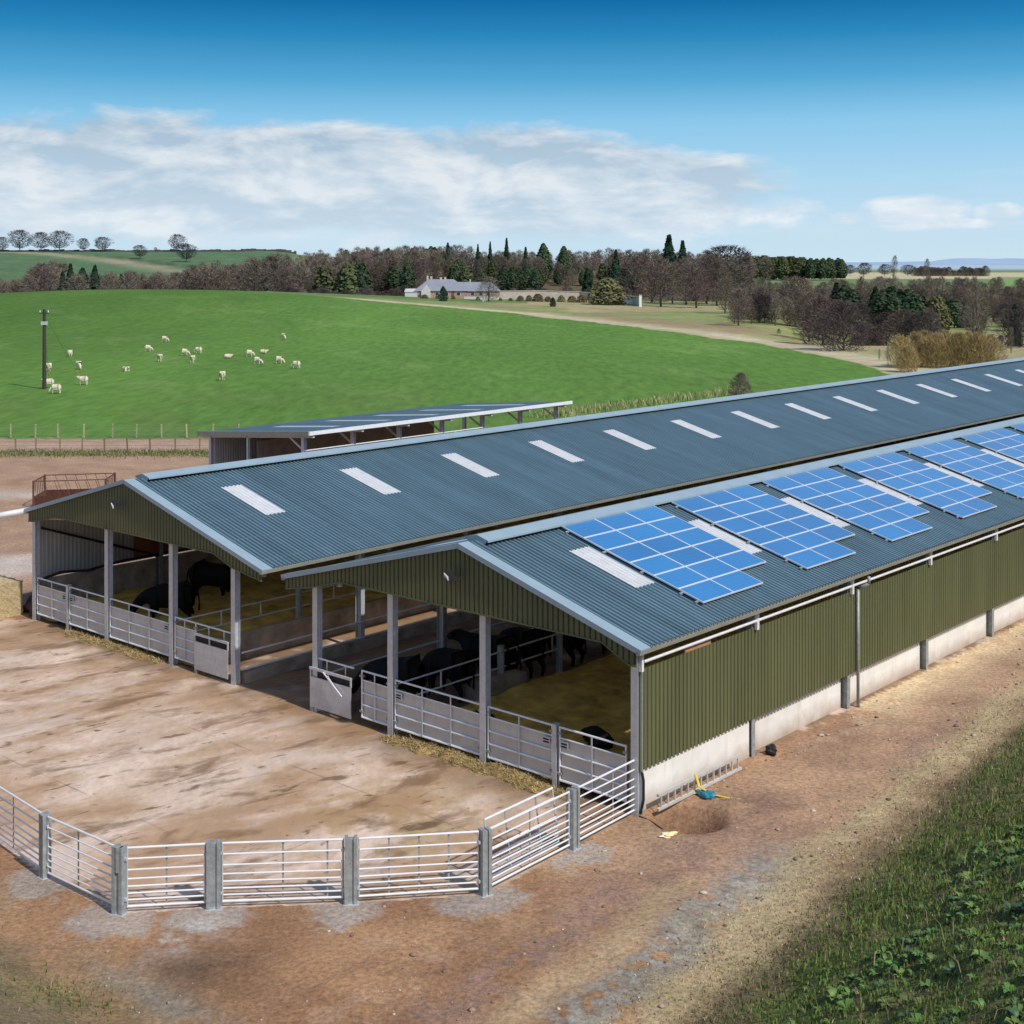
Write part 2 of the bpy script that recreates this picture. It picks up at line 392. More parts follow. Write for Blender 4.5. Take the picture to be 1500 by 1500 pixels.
    # pit
    pit = np.exp(-(((lx-.95)/.95)**2+((ly-.75)/.95)**2)**2); put(pit*.85, (.16, .085, .05)); put(pit*ss(.5, .62, n2)*(1-ss(.4,1.1,ly))*.8, (.42, .29, .12))
    # grey concrete haunching round the pen posts
    pd = np.full(X.shape, 9.)
    for q in PEN[1:7]: pd = np.minimum(pd, np.hypot((lx-q[0]-.10), (ly-q[1]+.25)))
    hau = ss(.95, .60, pd+(n2*.55+n5*.45-.5)*1.5); put(hau*.7, (.38, .345, .31))
    put(np.exp(-(((lx+3.05)/.45)**2+((ly+10.55)/.95)**2))*ss(.36, .56, n2)*.8, (.54, .50, .46))
    # yard concrete, muddy
    yd = inpoly(lx, ly, YARD)
    yc = np.array([.68, .515, .405])*np.ones(X.shape+(1,))
    def yput(w, c):
        nonlocal yc
        yc = yc*(1-w[..., None])+np.array(c)*w[..., None]
    yput(ss(.45, .68, n3)*.40, (.52, .345, .20)); yput(ss(.55, .70, n4+.15*(n2-.5))*.5, (.68, .54, .43))
    gold = np.exp(-(((lx+4.2)/3.0)**2+((ly+4.2)/2.6)**2)); yput(np.clip(gold*1.2, 0, 1)*ss(.38, .6, n2)*.75, (.40, .27, .12))
    mid = np.exp(-(((lx+10.5)/5)**2+((ly+3.0)/3.)**2)); yput(mid*ss(.4, .62, n3)*.5, (.42, .285, .175))
    gfr = np.exp(-(np.clip(-ly, 0, 9)/(.5+1.5*n2))**2); yput(gfr*ss(-28, -26.5, lx)*.85*ss(.2, .45, n2), (.15, .09, .048))
    psg = ss(0, 1.5, ly)*ss(-15.6, -15, lx)*(1-ss(-11.8, -11.2, lx)); yput(psg*.6, (.30, .20, .13))
    C = np.where(yd[..., None], yc, C)
    # far dirt left of the barns, cart track, pad
    back = ss(-29.5, -31, lx)*ss(-2, 1, ly)
    put(back, (.40, .255, .165)); put(back*ss(.45, .62, n2)*.45, (.33, .20, .12))
    put(back*np.exp(-(((lx+36.2)/2.6)**2+((ly-4.0)/2.2)**2)**2), (.52, .43, .36))
    put(back*np.exp(-((Y-78-(n1-.5)*2)/1.3)**2)*(X < -22)*.7, (.55, .46, .38))
    put(np.exp(-(((lx+30.2)/1.2)**2+((ly-2.2)/1.5)**2))*.9, (.16, .085, .07))
    # double field fence: weedy strip, stony lane
    wst = np.exp(-((Y-94.6-(n2-.5)*2.5)/1.2)**2)*ss(.30, .5, fbm(X*1.1, Y*.7, 51)); put(wst*.9*(lx < -31), (.16, .17, .055))
    put(np.exp(-((Y-99)/2.0)**2)*(lx < -33)*.4, (.47, .35, .27))
    # the field
    inf = (X < np.interp(Y, EDGE_Z, EDGE_X)+(fbm(X*.05, Y*.05, 61)-.5)*6) & (Y < 452) & (Y > 102.7+(n2-.5)*1.2) & (lx < -32.2)
    fc = np.array([.122, .232, .048])*np.ones(X.shape+(1,))
    fs = fbm(X*.03, Y*.012, 63, 5); fs2 = fbm(X*.16+.05*Y, Y*.05-X*.012, 65, 5)
    w = ss(.4, .65, fs)[..., None]; fc = fc*(1-w)+np.array([.110, .214, .046])*w
    w = (ss(.56, .76, fs2)*.5)[..., None]; fc = fc*(1-w)+np.array([.17, .275, .080])*w
    w = (ss(170, 108, Y)*.25*ss(.4, .6, fs2))[..., None]; fc = fc*(1-w)+np.array([.11, .13, .045])*w
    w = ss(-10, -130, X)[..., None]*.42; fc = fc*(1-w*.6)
    # rough land beyond and right of the field
    far = Y > 100
    rg = far & ~inf & ((X > np.interp(Y, EDGE_Z, EDGE_X)-8) | (Y > 445))
    rc = np.array([.36, .31, .155])*np.ones(X.shape+(1,))
    def rput(w, c):
        nonlocal rc
        rc = rc*(1-w[..., None])+np.array(c)*w[..., None]
    rn = fbm(X*.05, Y*.03, 71, 5); rn2 = fbm(X*.3, Y*.12, 73, 4)
    rput(ss(.34, .52, rn)*.85, (.20, .26, .08)); rput(ss(.5, .66, rn2)*.5, (.32, .22, .125))
    ed = X-np.interp(Y, EDGE_Z, EDGE_X)
    rput(np.exp(-((ed-4)/5)**2)*.85, (.56, .46, .31)); rput(np.exp(-((ed-17)/7)**2)*ss(190, 230, Y)*(1-ss(300, 360, Y))*.7, (.33, .205, .13))
    rput(ss(395, 412, Y)*(X > -75)*(X < 5)*(1-ss(440, 455, Y))*.9, (.11, .19, .045))
    rput(ss(.30, .5, rn)*ss(225, 250, Y)*(1-ss(330, 380, Y))*ss(.16, .2, X/Y)*.8, (.27, .29, .10))
    rput(ss(455, 475, Y)*(1-ss(640, 700, Y)), (.13, .10, .055))
    r = X/np.maximum(Y, 1)
    # far left slope: dark green fields cut by a pale track
    fl = ss(640, 690, Y)*ss(-.13, -.17, r)
    rput(fl, (.095, .165, .075)); rput(fl*(1-ss(735, 760, Y))*.8, (.12, .065, .045))
    tl = 980-(r+.35)/.13*210; rput(fl*np.exp(-((Y-tl)/22)**2)*.9, (.36, .31, .20)); rput(fl*np.exp(-((Y-tl-40)/14)**2)*.8*ss(.4, .5, rn2), (.05, .05, .035))
    rput(fl*ss(.45, .6, rn)*.4, (.10, .165, .07))
    # plain on the right
    pl = ss(700, 860, Y)*ss(.05, .1, r); rput(pl, (.155, .225, .085)); rput(pl*ss(1080, 1130, Y)*(1-ss(1750, 1900, Y)), (.52, .45, .27))
    rput(pl*ss(.345, .355, r+(Y-1000)*.00002)*(1-ss(1200, 1300, Y)), (.20, .30, .10))
    rput(ss(700, 740, Y)*ss(-.1, -.05, r)*(1-ss(.05, .1, r)), (.10, .09, .05))
    far_haze = ss(1900, 3200, Y); rput(far_haze*.95, (.42, .50, .57))  # farthest ground tinted pale blue, distance haze painted into its colour
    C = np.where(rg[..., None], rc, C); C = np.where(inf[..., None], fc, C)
    # grass bank
    gb = ss(-.1, 1.2, df+(n2-.5)*1.2)*(Y < 100)
    bc = np.array([.21, .158, .088])*np.ones(X.shape+(1,))
    w = ((ss(.44, .60, n1)*.6+.35)*ss(.9, 2.4, foot)+.75*np.exp(-(((X+7.5)/1.0)**2+((Y-24.6)/.5)**2)))[..., None]; bc = bc*(1-w)+np.array([.11, .155, .04])*w
    w = (ss(.50, .68, n2)*.5)[..., None]; bc = bc*(1-w)+np.array([.24, .165, .095])*w
    C = C*(1-gb[..., None])+bc*gb[..., None]
    ftl = (np.exp(-((foot-.05+(n1-.5)*1.6+(n2-.5)*1.0)/.55)**2)*(Y < 100)*ss(-8.5, -7, ly)*.9); put(ftl*.8, (.46, .375, .21))
    lfd = np.exp(-((dy_(ly)-.2)/.9)**2)*(lx < 1)*(Y < 60); put(lfd*.3*ss(.4, .55, n1), (.33, .25, .12))
    # sort the faces of the one sheet into the parts of the setting
    zone = np.zeros(X.shape, int)
    zone[yd] = 1; zone[inf] = 2; zone[(df > .6) & (Y < 100)] = 3; zone[far & ~inf & rg] = 4
    V = np.stack([X, Y, Z], -1).reshape(-1, 3); CC = np.clip(C.reshape(-1, 3), 0, 1)
    idx = np.arange(na*nr).reshape(na, nr)
    F = np.stack([idx[:-1, :-1], idx[:-1, 1:], idx[1:, 1:], idx[1:, :-1]], -1).reshape(-1, 4)[:, ::-1]
    fz = zone[:-1, :-1].reshape(-1)
    mats = {0: ('ground', attrmat('earth', .95, .18, .5, .42, 9., .8, 11., .05)),
            1: ('yard', attrmat('muddy_concrete', .85, .14, .35, .16, 5., .25, 9., .02, .3, (1, .45, 1), YAW, joints=[(0, .7, 5.2), (1, 2.1, 4.6)], stains=[(.42, (.50, 1, 1), .43, .58, (.38, .225, .115), .75), (.95, (.42, 1, 1), .53, .635, (.21, .12, .06), .8), (1.5, (.50, 1, 1), .60, .655, (.15, .09, .05), .8), (3.2, (.6, 1, 1), .635, .68, (.13, .08, .048), .8), (.55, (.5, 1, 1), .56, .68, (.62, .52, .46), .55), (5, (.35, 1, 1), .60, .70, (.24, .155, .095), .45)])),
            2: ('field', attrmat('pasture', .95, .10, .05, .26, .9, .0, 3., .1, .03, (1, .22, 1))),
            3: ('grass_bank', attrmat('bank_soil', .95, .25, 1.0, .45, 12., .9, 14., .06)),
            4: ('meadow', attrmat('rough_grass', .95, .18, .06, .25, .5, 0, 3., .1))}
    for k, (nm, mt) in mats.items():
        f = F[fz == k]; u, inv = np.unique(f, return_inverse=True)
        o = link(nm, np_mesh(nm, V[u], inv.reshape(-1, 4), mt, CC[u], True)); o['kind'] = 'structure'
def dy_(ly): return (-12.6-ly)*.82
terrain()
# distant hills
def hills():
    V = []; F = []; us = np.linspace(.14, .62, 160)
    for k, (Y, base, amp, x0) in enumerate([(9000, -5, 44, .285), (7000, -5, 20, .20)]):
        n0 = len(V)
        for i, r in enumerate(us):
            e = float(ss(x0, x0+.045, r)); p = float(fbm(np.array([r*16+k*7]), np.array([k+.5]), 5, 3)[0])
            z = base+e*amp*(.55+.9*p)
            V += [(r*Y, Y, -8), (r*Y, Y+300, z), (r*Y, Y+900, -8)]
            if i:
                a = n0+3*(i-1); F += [(a, a+3, a+4, a+1), (a+1, a+4, a+5, a+2)]
    m = simple('hazed_hill', (.33, .44, .56), 1, 0, .1, .002, 0)  # blue of the hills is aerial haze put into the base colour
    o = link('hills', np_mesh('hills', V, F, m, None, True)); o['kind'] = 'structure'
hills()
# ------------------------------------------------------------------ ribbed sheeting
def rib_profile(a0, a1, pitch, land, slope, depth):
    out = []; a = a0
    while a < a1-1e-6:
        for d, h in ((0, 0), (land, 0), (land+slope, -depth), (pitch-slope, -depth)):
            if a+d < a1-1e-6: out.append((a+d, h))
        a += pitch
    out.append((a1, 0)); return out
def rib_roof(x0, z0, x1, z1, y0, y1, lift=0.0, pitch=.1667, land=.068, depth=.068, holes=None):
    # sheeting running from the eave (x0,z0) to the ridge (x1,z1), ribs side by side along y
    b = MB(); d = Vector((x1-x0, 0, z1-z0)).normalized(); n = Vector((-d.z, 0, d.x));
    if n.z < 0: n = -n
    p = rib_profile(y0, y1, pitch, land, .018, depth)
    vs = []; fs = []
    for y, h in p:
        for x, z in ((x0, z0), (x1, z1)):
            vs.append(Vector((x, y, z))+n*(h+lift))
    def hole(y):
        return holes and any(a-1e-4 <= y <= c+1e-4 for a, c in holes[2])
    for k in range(len(p)-1):
        if hole((p[k][0]+p[k+1][0])/2): continue
        fs.append((2*k, 2*k+1, 2*k+3, 2*k+2))
    b.add(vs, fs)
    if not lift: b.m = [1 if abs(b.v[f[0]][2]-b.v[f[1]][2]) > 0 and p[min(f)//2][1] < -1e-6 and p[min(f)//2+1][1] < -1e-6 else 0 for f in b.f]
    if holes: # the strips of sheeting above and below each rooflight
        (xa, za), (xb, zb) = holes[0], holes[1]
        for k in range(len(p)-1):
            if hole((p[k][0]+p[k+1][0])/2):
                for (ax, az), (bx, bz) in (((x0, z0), (xa, za)), ((xb, zb), (x1, z1))):
                    q = [Vector((xx, y, zz))+n*(h+lift) for (y, h) in (p[k], p[k+1]) for xx, zz in ((ax, az), (bx, bz))]
                    b.add(q, [(0, 1, 3, 2)])
    return b
def rib_wall(axis, a0, a1, c, sgn, zb, zt, pitch=.165, land=.105, depth=.045):
    b = MB(); cuts = rib_profile(a0, a1, pitch, land, .014, depth); vs = []; fs = []
    for a, h in cuts:
        o = c+sgn*h
        for z in (zb(a), zt(a)): vs.append((a, o, z) if axis == 'x' else (o, a, z))
    for k in range(len(cuts)-1): fs.append((2*k, 2*k+1, 2*k+3, 2*k+2))
    b.add(vs, fs); return b
def pw(pts): # piecewise linear function
    xs = [p[0] for p in pts]; zs = [p[1] for p in pts]
    return lambda a: float(np.interp(a, xs, zs))
def ibeam(x, y, z0, z1, w, d, flange_axis='y', t=.014):
    # flanges face +-flange_axis, d deep along it, w wide across it
    b = MB()
    if flange_axis == 'y':
        b.box(x-w/2, x+w/2, y-d/2, y-d/2+t, z0, z1); b.box(x-w/2, x+w/2, y+d/2-t, y+d/2, z0, z1); b.box(x-t/2, x+t/2, y-d/2+t, y+d/2-t, z0, z1)
    else:
        b.box(x-d/2, x-d/2+t, y-w/2, y+w/2, z0, z1); b.box(x+d/2-t, x+d/2, y-w/2, y+w/2, z0, z1); b.box(x-d/2+t, x+d/2-t, y-t/2, y+t/2, z0, z1)
    return b
LEN = 100.0; BAY = 5.22; NB = 19; Y0 = -.35
def floodlight(parent, x, z, y):
    k0 = .72; Q = lambda p: (x+(p[0]-x)*k0, y+(p[1]-y)*k0, z+(p[2]-z)*k0)
    h = MB(); h.prism([Q(p) for p in [(x-.24, y-.05, z+.06), (x-.22, y-.34, z+.10), (x+.10, y-.42, z-.06), (x+.20, y-.15, z-.17), (x+.04, y-.05, z-.14)]], (0, 0, .10))
    hd = h.build('floodlight', M['black'], parent)
    hd['label'] = 'black floodlight with pale lens fixed near the gable peak'
    l = MB(); l.prism([Q(p) for p in [(x-.255, y-.10, z-.01), (x-.235, y-.37, z+.0), (x+.02, y-.45, z-.10), (x+.0, y-.16, z-.10)]], (-.011, -.02, .09)); l.build('lens', M['lens'], hd)
    k = MB(); k.path([Q(p) for p in [(x+.18, y-.12, z-.08), (x+.24, y-.12, z-.12), (x+.26, y-.05, z-.02), (x+.26, y, z+.02)]], .012); k.build('bracket', M['black'], hd)
def barn(name, label, ridge, eave_r, eave_l, posts_x, mirror, cut):
    t = lthing(name, label, 'barn')
    (xr, zr), (xe, ze), (xl, zl) = ridge, eave_r, eave_l
    # roof slopes with their rooflights
    for side, (xa, za) in (('r', (xe, ze)), ('l', (xl, zl))):
        sg = 1 if side == 'r' else -1
        fx = lambda f: (xr+(xa-xr)*f, zr+(za-zr)*f)
        f0, f1 = ((.252, .61) if mirror == 'near' else (.215, .53)) if side == 'r' else (.25, .57)
        a, b_ = fx(f1), fx(f0)
        RP = .1667; ys_ = [Y0+.30+RP*round((2.45+5.31*k-Y0-.30)/RP) for k in range(18)]
        hs = [(y, y+5*RP) for y in ys_]
        r = rib_roof(xa-.10*sg, za+.10*abs((za-zr)/(xa-xr)), xr, zr, Y0+.30, LEN, holes=(a, b_, hs)).build('roof', [M['roof'], M['valley_shade']], t)
        for y in ys_:
            dd = Vector((xa-xr, 0, za-zr)).normalized()*.06
            rib_roof(a[0]+dd.x, a[1]+dd.z, b_[0]-dd.x, b_[1]-dd.z, y, y+5*RP, .004, depth=.03).build('rooflight', M['rooflight'], r)
        # flashing over the gable edge, eaves gutter
        d = Vector((xa-xr, 0, za-zr)).normalized(); n = Vector((-d.z, 0, d.x)); n = n if n.z > 0 else -n
        P = lambda s, h, y: tuple(Vector((xr, y, zr))+d*s+n*h)
        L = math.hypot(xa-xr, za-zr)
        f = MB(); f.add([P(0, .035, Y0-.03), P(L, .035, Y0-.03), P(L, .035, Y0+.36), P(0, .035, Y0+.36), P(0, -.10, Y0-.03), P(L, -.10, Y0-.03), P(L, .0, Y0+.36), P(0, .0, Y0+.36)],
                        [(0,1,2,3), (4,5,1,0), (3,2,6,7), (1,5,6,2)])
        f.build('edge_flashing', M['trim'], r)
        g = MB(); e0, e1 = (Y0-.03, LEN)
        if name == 'cattle_barn_far' and side == 'l': pass
        w = .13*sg
        xa_ = xa; xa = xa-w; prof = [(xa-.01*sg, za-.0), (xa-.01*sg, za-.09), (xa+w*.3, za-.12), (xa+w*.8, za-.10), (xa+w, za-.0), (xa+w-.015*sg, za-.0), (xa+w*.75, za-.085)]; xa = xa_
        vs = [(x, y, z) for y in (e0, e1) for x, z in prof]; n_ = len(prof)
        g.add(vs, [(k, k+1, n_+k+1, n_+k) for k in range(n_-1)]+[tuple(range(n_))])
        g.build('gutter', M['gutter'], r)
    # raised open ridge
    c = MB(); 
    for s, (xa, za) in ((1, (xe, ze)), (-1, (xl, zl))):
        m_ = (za-zr)/(xa-xr)
        h = .15
        xo = xr+s*.40; zo = zr+m_*s*.40+h
        c.add([(xr, .35, zr+h), (xo, .35, zo), (xo, LEN, zo), (xr, LEN, zr+h), (xo, .35, zo-.05), (xo, LEN, zo-.05)], [(0,1,2,3), (1,4,5,2)])
    c.add([(xr-.40, .35, zr+.04), (xr, .35, zr+.15), (xr+.40, .35, zr+.04), (xr+.3, .35, zr-.07), (xr-.3, .35, zr-.07)], [(0,1,2,3,4)])
    rc = c.build('ridge_cap', M['trim'], t)
    v = MB(); v.box(xr-.28, xr+.28, .37, LEN, zr-.16, zr+.03); v.build('vent_strip', M['dark'], rc)
    gt = pw([(xl, zl-.03), (xr, zr-.03), (xe, ze-.03)])
    # gable sheeting above the opening
    g = rib_wall('x', cut[0][0], cut[-1][0], Y0+.05, -1, pw(cut), gt); g.build('gable_cladding', M['olive'], t)
    g = MB()
    for (xa, za), (xb, zb) in zip(cut[:-1], cut[1:]): g.bar((xa, Y0+.06, za+.02), (xb, Y0+.06, zb+.02), .05, .04)
    g.build('gable_trim', M['olive'], t)
    rib_wall('x', xl+.1, xe-.1, LEN-.1, 1, lambda a: 0.0, gt).build('rear_cladding', M['olive'], t)
    # posts on the gable line
    for x in posts_x:
        zt = pw(cut)(x)+.3
        ibeam(x, 0, -.05, zt, .21, .20).build('post', M['galv'], t)
    for x, xs in ((posts_x[0], -1), (posts_x[-1], 1)):
        for k in range(1, NB+1):
            y = k*BAY-.06; zz = pw([(xl, zl), (xr, zr), (xe, ze)])(x)-.25
            fa = 'x' if (abs(x) < .1 or x < -26) else 'y'
            ibeam(x+(-.14 if abs(x) < .1 else .14 if x < -26 else 0), y, -.05, zz, .17, .28, 'x').build('post', M['galvd'] if fa == 'x' else M['galv'], t)
    # rafters and purlins
    for k in range(NB+1):
        y = k*BAY+.02 if k else .02
        for xa, za in ((xe, ze), (xl, zl)):
            xa2 = xa-math.copysign(.35, xa-xr); za2 = za+(zr-za)*.35/abs(xa-xr)
            MB().bar((xa2, y, za2-.27), (xr, y, zr-.27), .12, .24).build('rafter', M['galvd'], t)
    for xa, za in ((xe, ze), (xl, zl)):
        for f in (.1, .3, .5, .7, .9):
            x = xr+(xa-xr)*f; z = zr+(za-zr)*f-.10
            MB().box(x-.03, x+.03, Y0+.1, LEN-.2, z-.07, z+.05).build('purlin', M['galvd'], t)
    return t
NEAR = barn('cattle_barn', 'nearer long cattle barn with solar panels on its blue ribbed roof and olive green side', (-5.477, 5.685), (.389, 3.98), (-12.65, 3.80),
            [-11.45, -8.3, -4.85, 0.0], 'near', [(-12.52, 3.41), (-11.47, 3.60), (-10.15, 3.96), (-.82, 3.96), (-.02, 3.57), (.20, 3.57)])
FAR = barn('cattle_barn', 'farther cattle barn behind, plain blue ribbed roof with a row of white rooflights', (-20.84, 5.748), (-13.52, 3.803), (-27.2, 4.03),
           [-27.03, -22.3, -18.55, -15.29], 'far', [(-27.05, 3.60), (-26.5, 3.66), (-25.2, 3.97), (-16.0, 3.97), (-15.09, 3.66), (-13.65, 3.46)])
floodlight(NEAR, -5.55, 4.86, Y0); floodlight(FAR, -21.0, 4.91, Y0)
# --- near barn: its long side wall
rib_wall('y', .06, LEN, .05, 1, lambda a: 1.016, lambda a: 3.41).build('side_cladding', M['olive'], NEAR)
MB().box(-.01, .055, .05, .10, 1.0, 3.45).build('corner_trim', M['olive'], NEAR)
for k in range(NB):
    y0 = k*BAY+.06 if k else .12; y1 = (k+1)*BAY-.18
    MB().box(-.33, -.20 if k else -.06, y0, y1, -.6 if k == 0 else -.1, 1.10).build('concrete_panel', M['concrete'], NEAR)
MB().tube((.11, .12, 3.60), (.11, LEN, 3.60), .042).build('eaves_rail', M['white_rail'], NEAR)
MB().box(.06, .15, .0, .075, 3.38, 3.86).build('eaves_post', M['white_rail'], NEAR)
for k in range(1, NB):
    y = k*BAY-.06
    MB().box(.07, .15, y-.05, y+.05, 3.36, 3.86).build('eaves_post', M['white_rail'], NEAR)
o = MB().box(-.005, .04, 1.95, 3.08, 3.40, 3.54).build('timber_board', M['wood'], NEAR); o['label'] = 'bare orange timber board in the open gap under the eave'
for y in (10.75, 37.0, 63.0):
    d = MB(); d.path([(.45, y, 3.86), (.45, y, 3.66), (.13, y-.05, 3.46), (.13, y-.05, .0)], .048, 8); d.build('downpipe', M['galvd'], NEAR, True)
d = MB(); d.tube((-.12, 3.84, .98), (-.12, 5.12, .05), .05); o = d.build('brace_pipe', M['galvd'], NEAR)
# interiors: kerbs and feed rails of both barns
def feed_side(t, x, s, y1=94):
    MB().box(x-.16, x+.16, .25, y1, 0, .34).build('feed_kerb', M['conc_dirty'], t)
    for z, r in ((.44, .035), (.96, .03)):
        MB().tube((x+.12*s, .15, z), (x+.12*s, y1, z), r).build('feed_rail', M['white_rail'], t)
feed_side(NEAR, -11.45, -1); feed_side(FAR, -15.29, 1)
MB().box(-17.5, -17.3, .4, 94, 0, .85).build('inner_wall', M['conc_dirty'], FAR)
for t, x, ya, yb in ((NEAR, -8.3, .12, 7.3), (FAR, -18.55, .12, 40)):
    for z in (1.37, .90): MB().tube((x, ya, z), (x, yb, z), .026).build('divider_rail', M['white_rail'], t)
    y = 1.9
    while y < yb:
        MB().box(x-.02, x+.02, y-.02, y+.02, .90, 1.37).build('divider_upright', M['white_rail'], t); y += 1.65
    for k in range(1, 3 if t is NEAR else 6):
        y = 4.45+2.75*(k-1) if t is NEAR else BAY*k
        MB().tube((x, y, 0), (x, y, 1.55), .11, n=10).build('divider_post', M['galv'], t)
MB().box(-8.75, -7.75, 3.4, 5.0, 0, .75).build('concrete_block', M['conc_dirty'], NEAR)
for x, y in ((-13.2, 8.0),): pass
# left wall of the far barn: pale sheeting over low concrete
rib_wall('y', .1, LEN, -27.0, -1, lambda a: 1.50, lambda a: 3.62).build('side_cladding', M['liner'], FAR)
for k in range(NB): MB().box(-27.05, -26.9, k*BAY+.12, (k+1)*BAY-.18, 0, 1.45).build('concrete_panel', M['conc_dirty'], FAR)
MB().box(-26.88, -26.84, 4.0, 5.75, 1.62, 2.6).build('red_board', M['redboard'], FAR)
MB().tube((-26.85, .1, 3.35), (-26.85, 5.1, 1.55), .045).build('brace', M['dark'], FAR)
d = MB(); d.path([(-26.82, .15, 1.50), (-26.80, .9, 1.62), (-26.82, 2.0, 1.50), (-26.82, 3.4, 1.62), (-26.82, 14, 1.62)], .05); d.build('hose', M['black'], FAR)
d = MB(); d.path([(-26.7, .12, 3.72), (-25.3, .12, 3.86)], .05); d.build('timber_strip', M['post_pale'], FAR)
# white gutter end sticking out past the far barn's left eave
d = MB(); d.tube((-27.36, .1, 3.96), (-27.36, -1.35, 3.93), .12, .09, 10); o = d.build('gutter_end', M['rooflight'], FAR, True); o['label'] = 'white rounded gutter end jutting out in front of the left eave'
d = MB(); d.tube((-10.35, -.1, 3.92), (-10.35, -.1, 3.80), .02, .09, 8); d.build('pendant_lamp', M['lens'], NEAR)
# straw bedding inside
def bedding(t, x0, x1, y1, s):
    nx, ny = 60, 260; xs = np.linspace(x0, x1, nx); ys = np.linspace(.12, y1, ny); X, Y = np.meshgrid(xs, ys, indexing='ij')
    Z = .12+.30*ss(.1, 1.4, Y)+(fbm(X*1.1, Y*1.1, s)-.5)*.30+(fbm(X*5, Y*5, s+3)-.5)*.12
    i = np.arange(nx*ny).reshape(nx, ny); F = np.stack([i[:-1, :-1], i[1:, :-1], i[1:, 1:], i[:-1, 1:]], -1).reshape(-1, 4)
    o = link('straw_bedding', np_mesh('straw_bedding', np.stack([X, Y, Z], -1).reshape(-1, 3), F, M['bedding'], None, True))
    o.location = L2W(0, 0); o.rotation_euler = (0, 0, -YAW)
    tag(o, t, 'straw', None, 'stuff')
bedding('golden trodden straw covering the floor of the nearer barn', -7.7, -.36, 60, 81)
bedding('golden trodden straw covering the floor of the farther barn', -26.85, -17.6, 60, 87)

# ------------------------------------------------------------------ solar arrays on the near roof
def solar(k, label):
    xr, zr, xe, ze = -5.477, 5.685, .389, 3.98
    d = Vector((xe-xr, 0, ze-zr)).normalized(); n = Vector((-d.z, 0, d.x)); n = n if n.z > 0 else -n
    y0 = 3.42+5.28*k; o = Vector((xr, 0, zr))+d*.36+n*.075; pw_, ph = 1.46, .815
    t = thing('solar_array', label, 'solar array', L2W(o.x, y0, o.z), -YAW, 'solar arrays on the barn roof')
    B = lambda s, y, h: tuple(d*s+n*h+Vector((0, y, 0)))
    def slab(s0, s1, a0, a1, h0, h1):
        return ([B(s0,a0,h0),B(s1,a0,h0),B(s1,a1,h0),B(s0,a1,h0),B(s0,a0,h1),B(s1,a0,h1),B(s1,a1,h1),B(s0,a1,h1)], [(0,3,2,1),(4,5,6,7),(0,1,5,4),(1,2,6,5),(2,3,7,6),(3,0,4,7)])
    for r in range(6):
        for c in range(3):
            if r == 5 and c == 2: continue
            s0, s1, a0, a1 = r*ph+.004, (r+1)*ph-.004, c*pw_+.004, (c+1)*pw_-.004
            f = MB(); w = .021
            for q in ((s0, s0+w, a0, a1), (s1-w, s1, a0, a1), (s0+w, s1-w, a0, a0+w), (s0+w, s1-w, a1-w, a1)): f.add(*slab(*q, -.02, .02))
            fr = f.build('panel', M['panel_frame'], t)
            g = MB(); g.add(*slab(s0+w, s1-w, a0+w, a1-w, -.015, .012)); g.build('glass', M['solar'], fr)
    rl = MB()
    for s in (.25, 1.6, 2.9, 4.2, 4.7):
        rl.add(*slab(s, s+.05, -.12, pw_*(3 if s < 4 else 2)+.1, -.065, -.02))
    rl.build('mounting_rail', M['galvd'], t)
solar_lab = ['first solar array from the open gable, beside the leftmost lower rooflight', 'second solar array from the open gable', 'third solar array from the open gable', 'fourth solar array from the open gable',
             'fifth solar array from the open gable', 'sixth solar array, partly cut off by the right photo edge', 'last solar array showing only its top corner at the right photo edge']
for k in range(7): solar(k, solar_lab[k])

# ------------------------------------------------------------------ sheeted gates across the gables
def gate(x0, x1, label, plate=None, rails=(.93, .60), sheet=True, x_sheet=None):
    t = lthing('sheeted_gate', label, 'gate', x0, -.02, 0, 0, 'sheeted gates across the barn gables'); w = x1-x0
    for z, r in ((1.55, .027), (1.29, .02)) + tuple((z, .024) for z in rails)+((.25, .032),):
        MB().tube((0, 0, z), (w, 0, z), r).build('rail', M['white_rail'], t)
    for x in (0, w): MB().tube((x, 0, .23), (x, 0, 1.57), .024).build('end_upright', M['white_rail'], t)
    n = 3 if w > 2.6 else 2
    for k in range(1, n): MB().box(w*k/n-.02, w*k/n+.02, -.035, -.02, .25, 1.55).build('upright', M['galv'], t)
    MB().box(.03, w-.03, .022, .034, .24, 1.28).build('sheet', M['sheet'], t)
    for x in ((0, w)):
        for z in (.42, 1.40): MB().box(x-.07, x+.07, -.045, .045, z-.025, z+.025).build('hinge', M['galvd'], t)
    if plate:
        xs = .05 if plate < 0 else w-.29
        p = MB().box(xs, xs+.24, -.045, -.03, 1.06, 1.24).build('latch_plate', M['galv'], t)
        MB().box(xs+.03, xs+.21, -.052, -.046, 1.16, 1.20).build('slot', M['dark'], p); MB().box(xs+.03, xs+.21, -.052, -.046, 1.09, 1.13).build('slot', M['dark'], p)
    return t
gate(-26.9, -24.87, 'sheeted gate at the far left end of the farther barn', 1)
gate(-24.73, -22.42, 'sheeted gate left of the second gable post of the farther barn', -1)
gate(-22.17, -18.68, 'widest sheeted gate between the two middle posts of the farther barn', 1)
gate(-18.42, -17.30, 'short sheeted gate beside the blank steel panel on the farther barn')
gate(-9.52, -8.43, 'short sheeted gate beside the steel panel with slanting bar on the nearer barn')
gate(-8.17, -4.98, 'sheeted gate between the two middle posts of the nearer barn', -1)
gate(-4.72, -2.57, 'sheeted gate left of the short gate post by the straw heap', 1)
gate(-2.33, -.30, 'sheeted gate at the front corner behind the pen hurdle', -1)
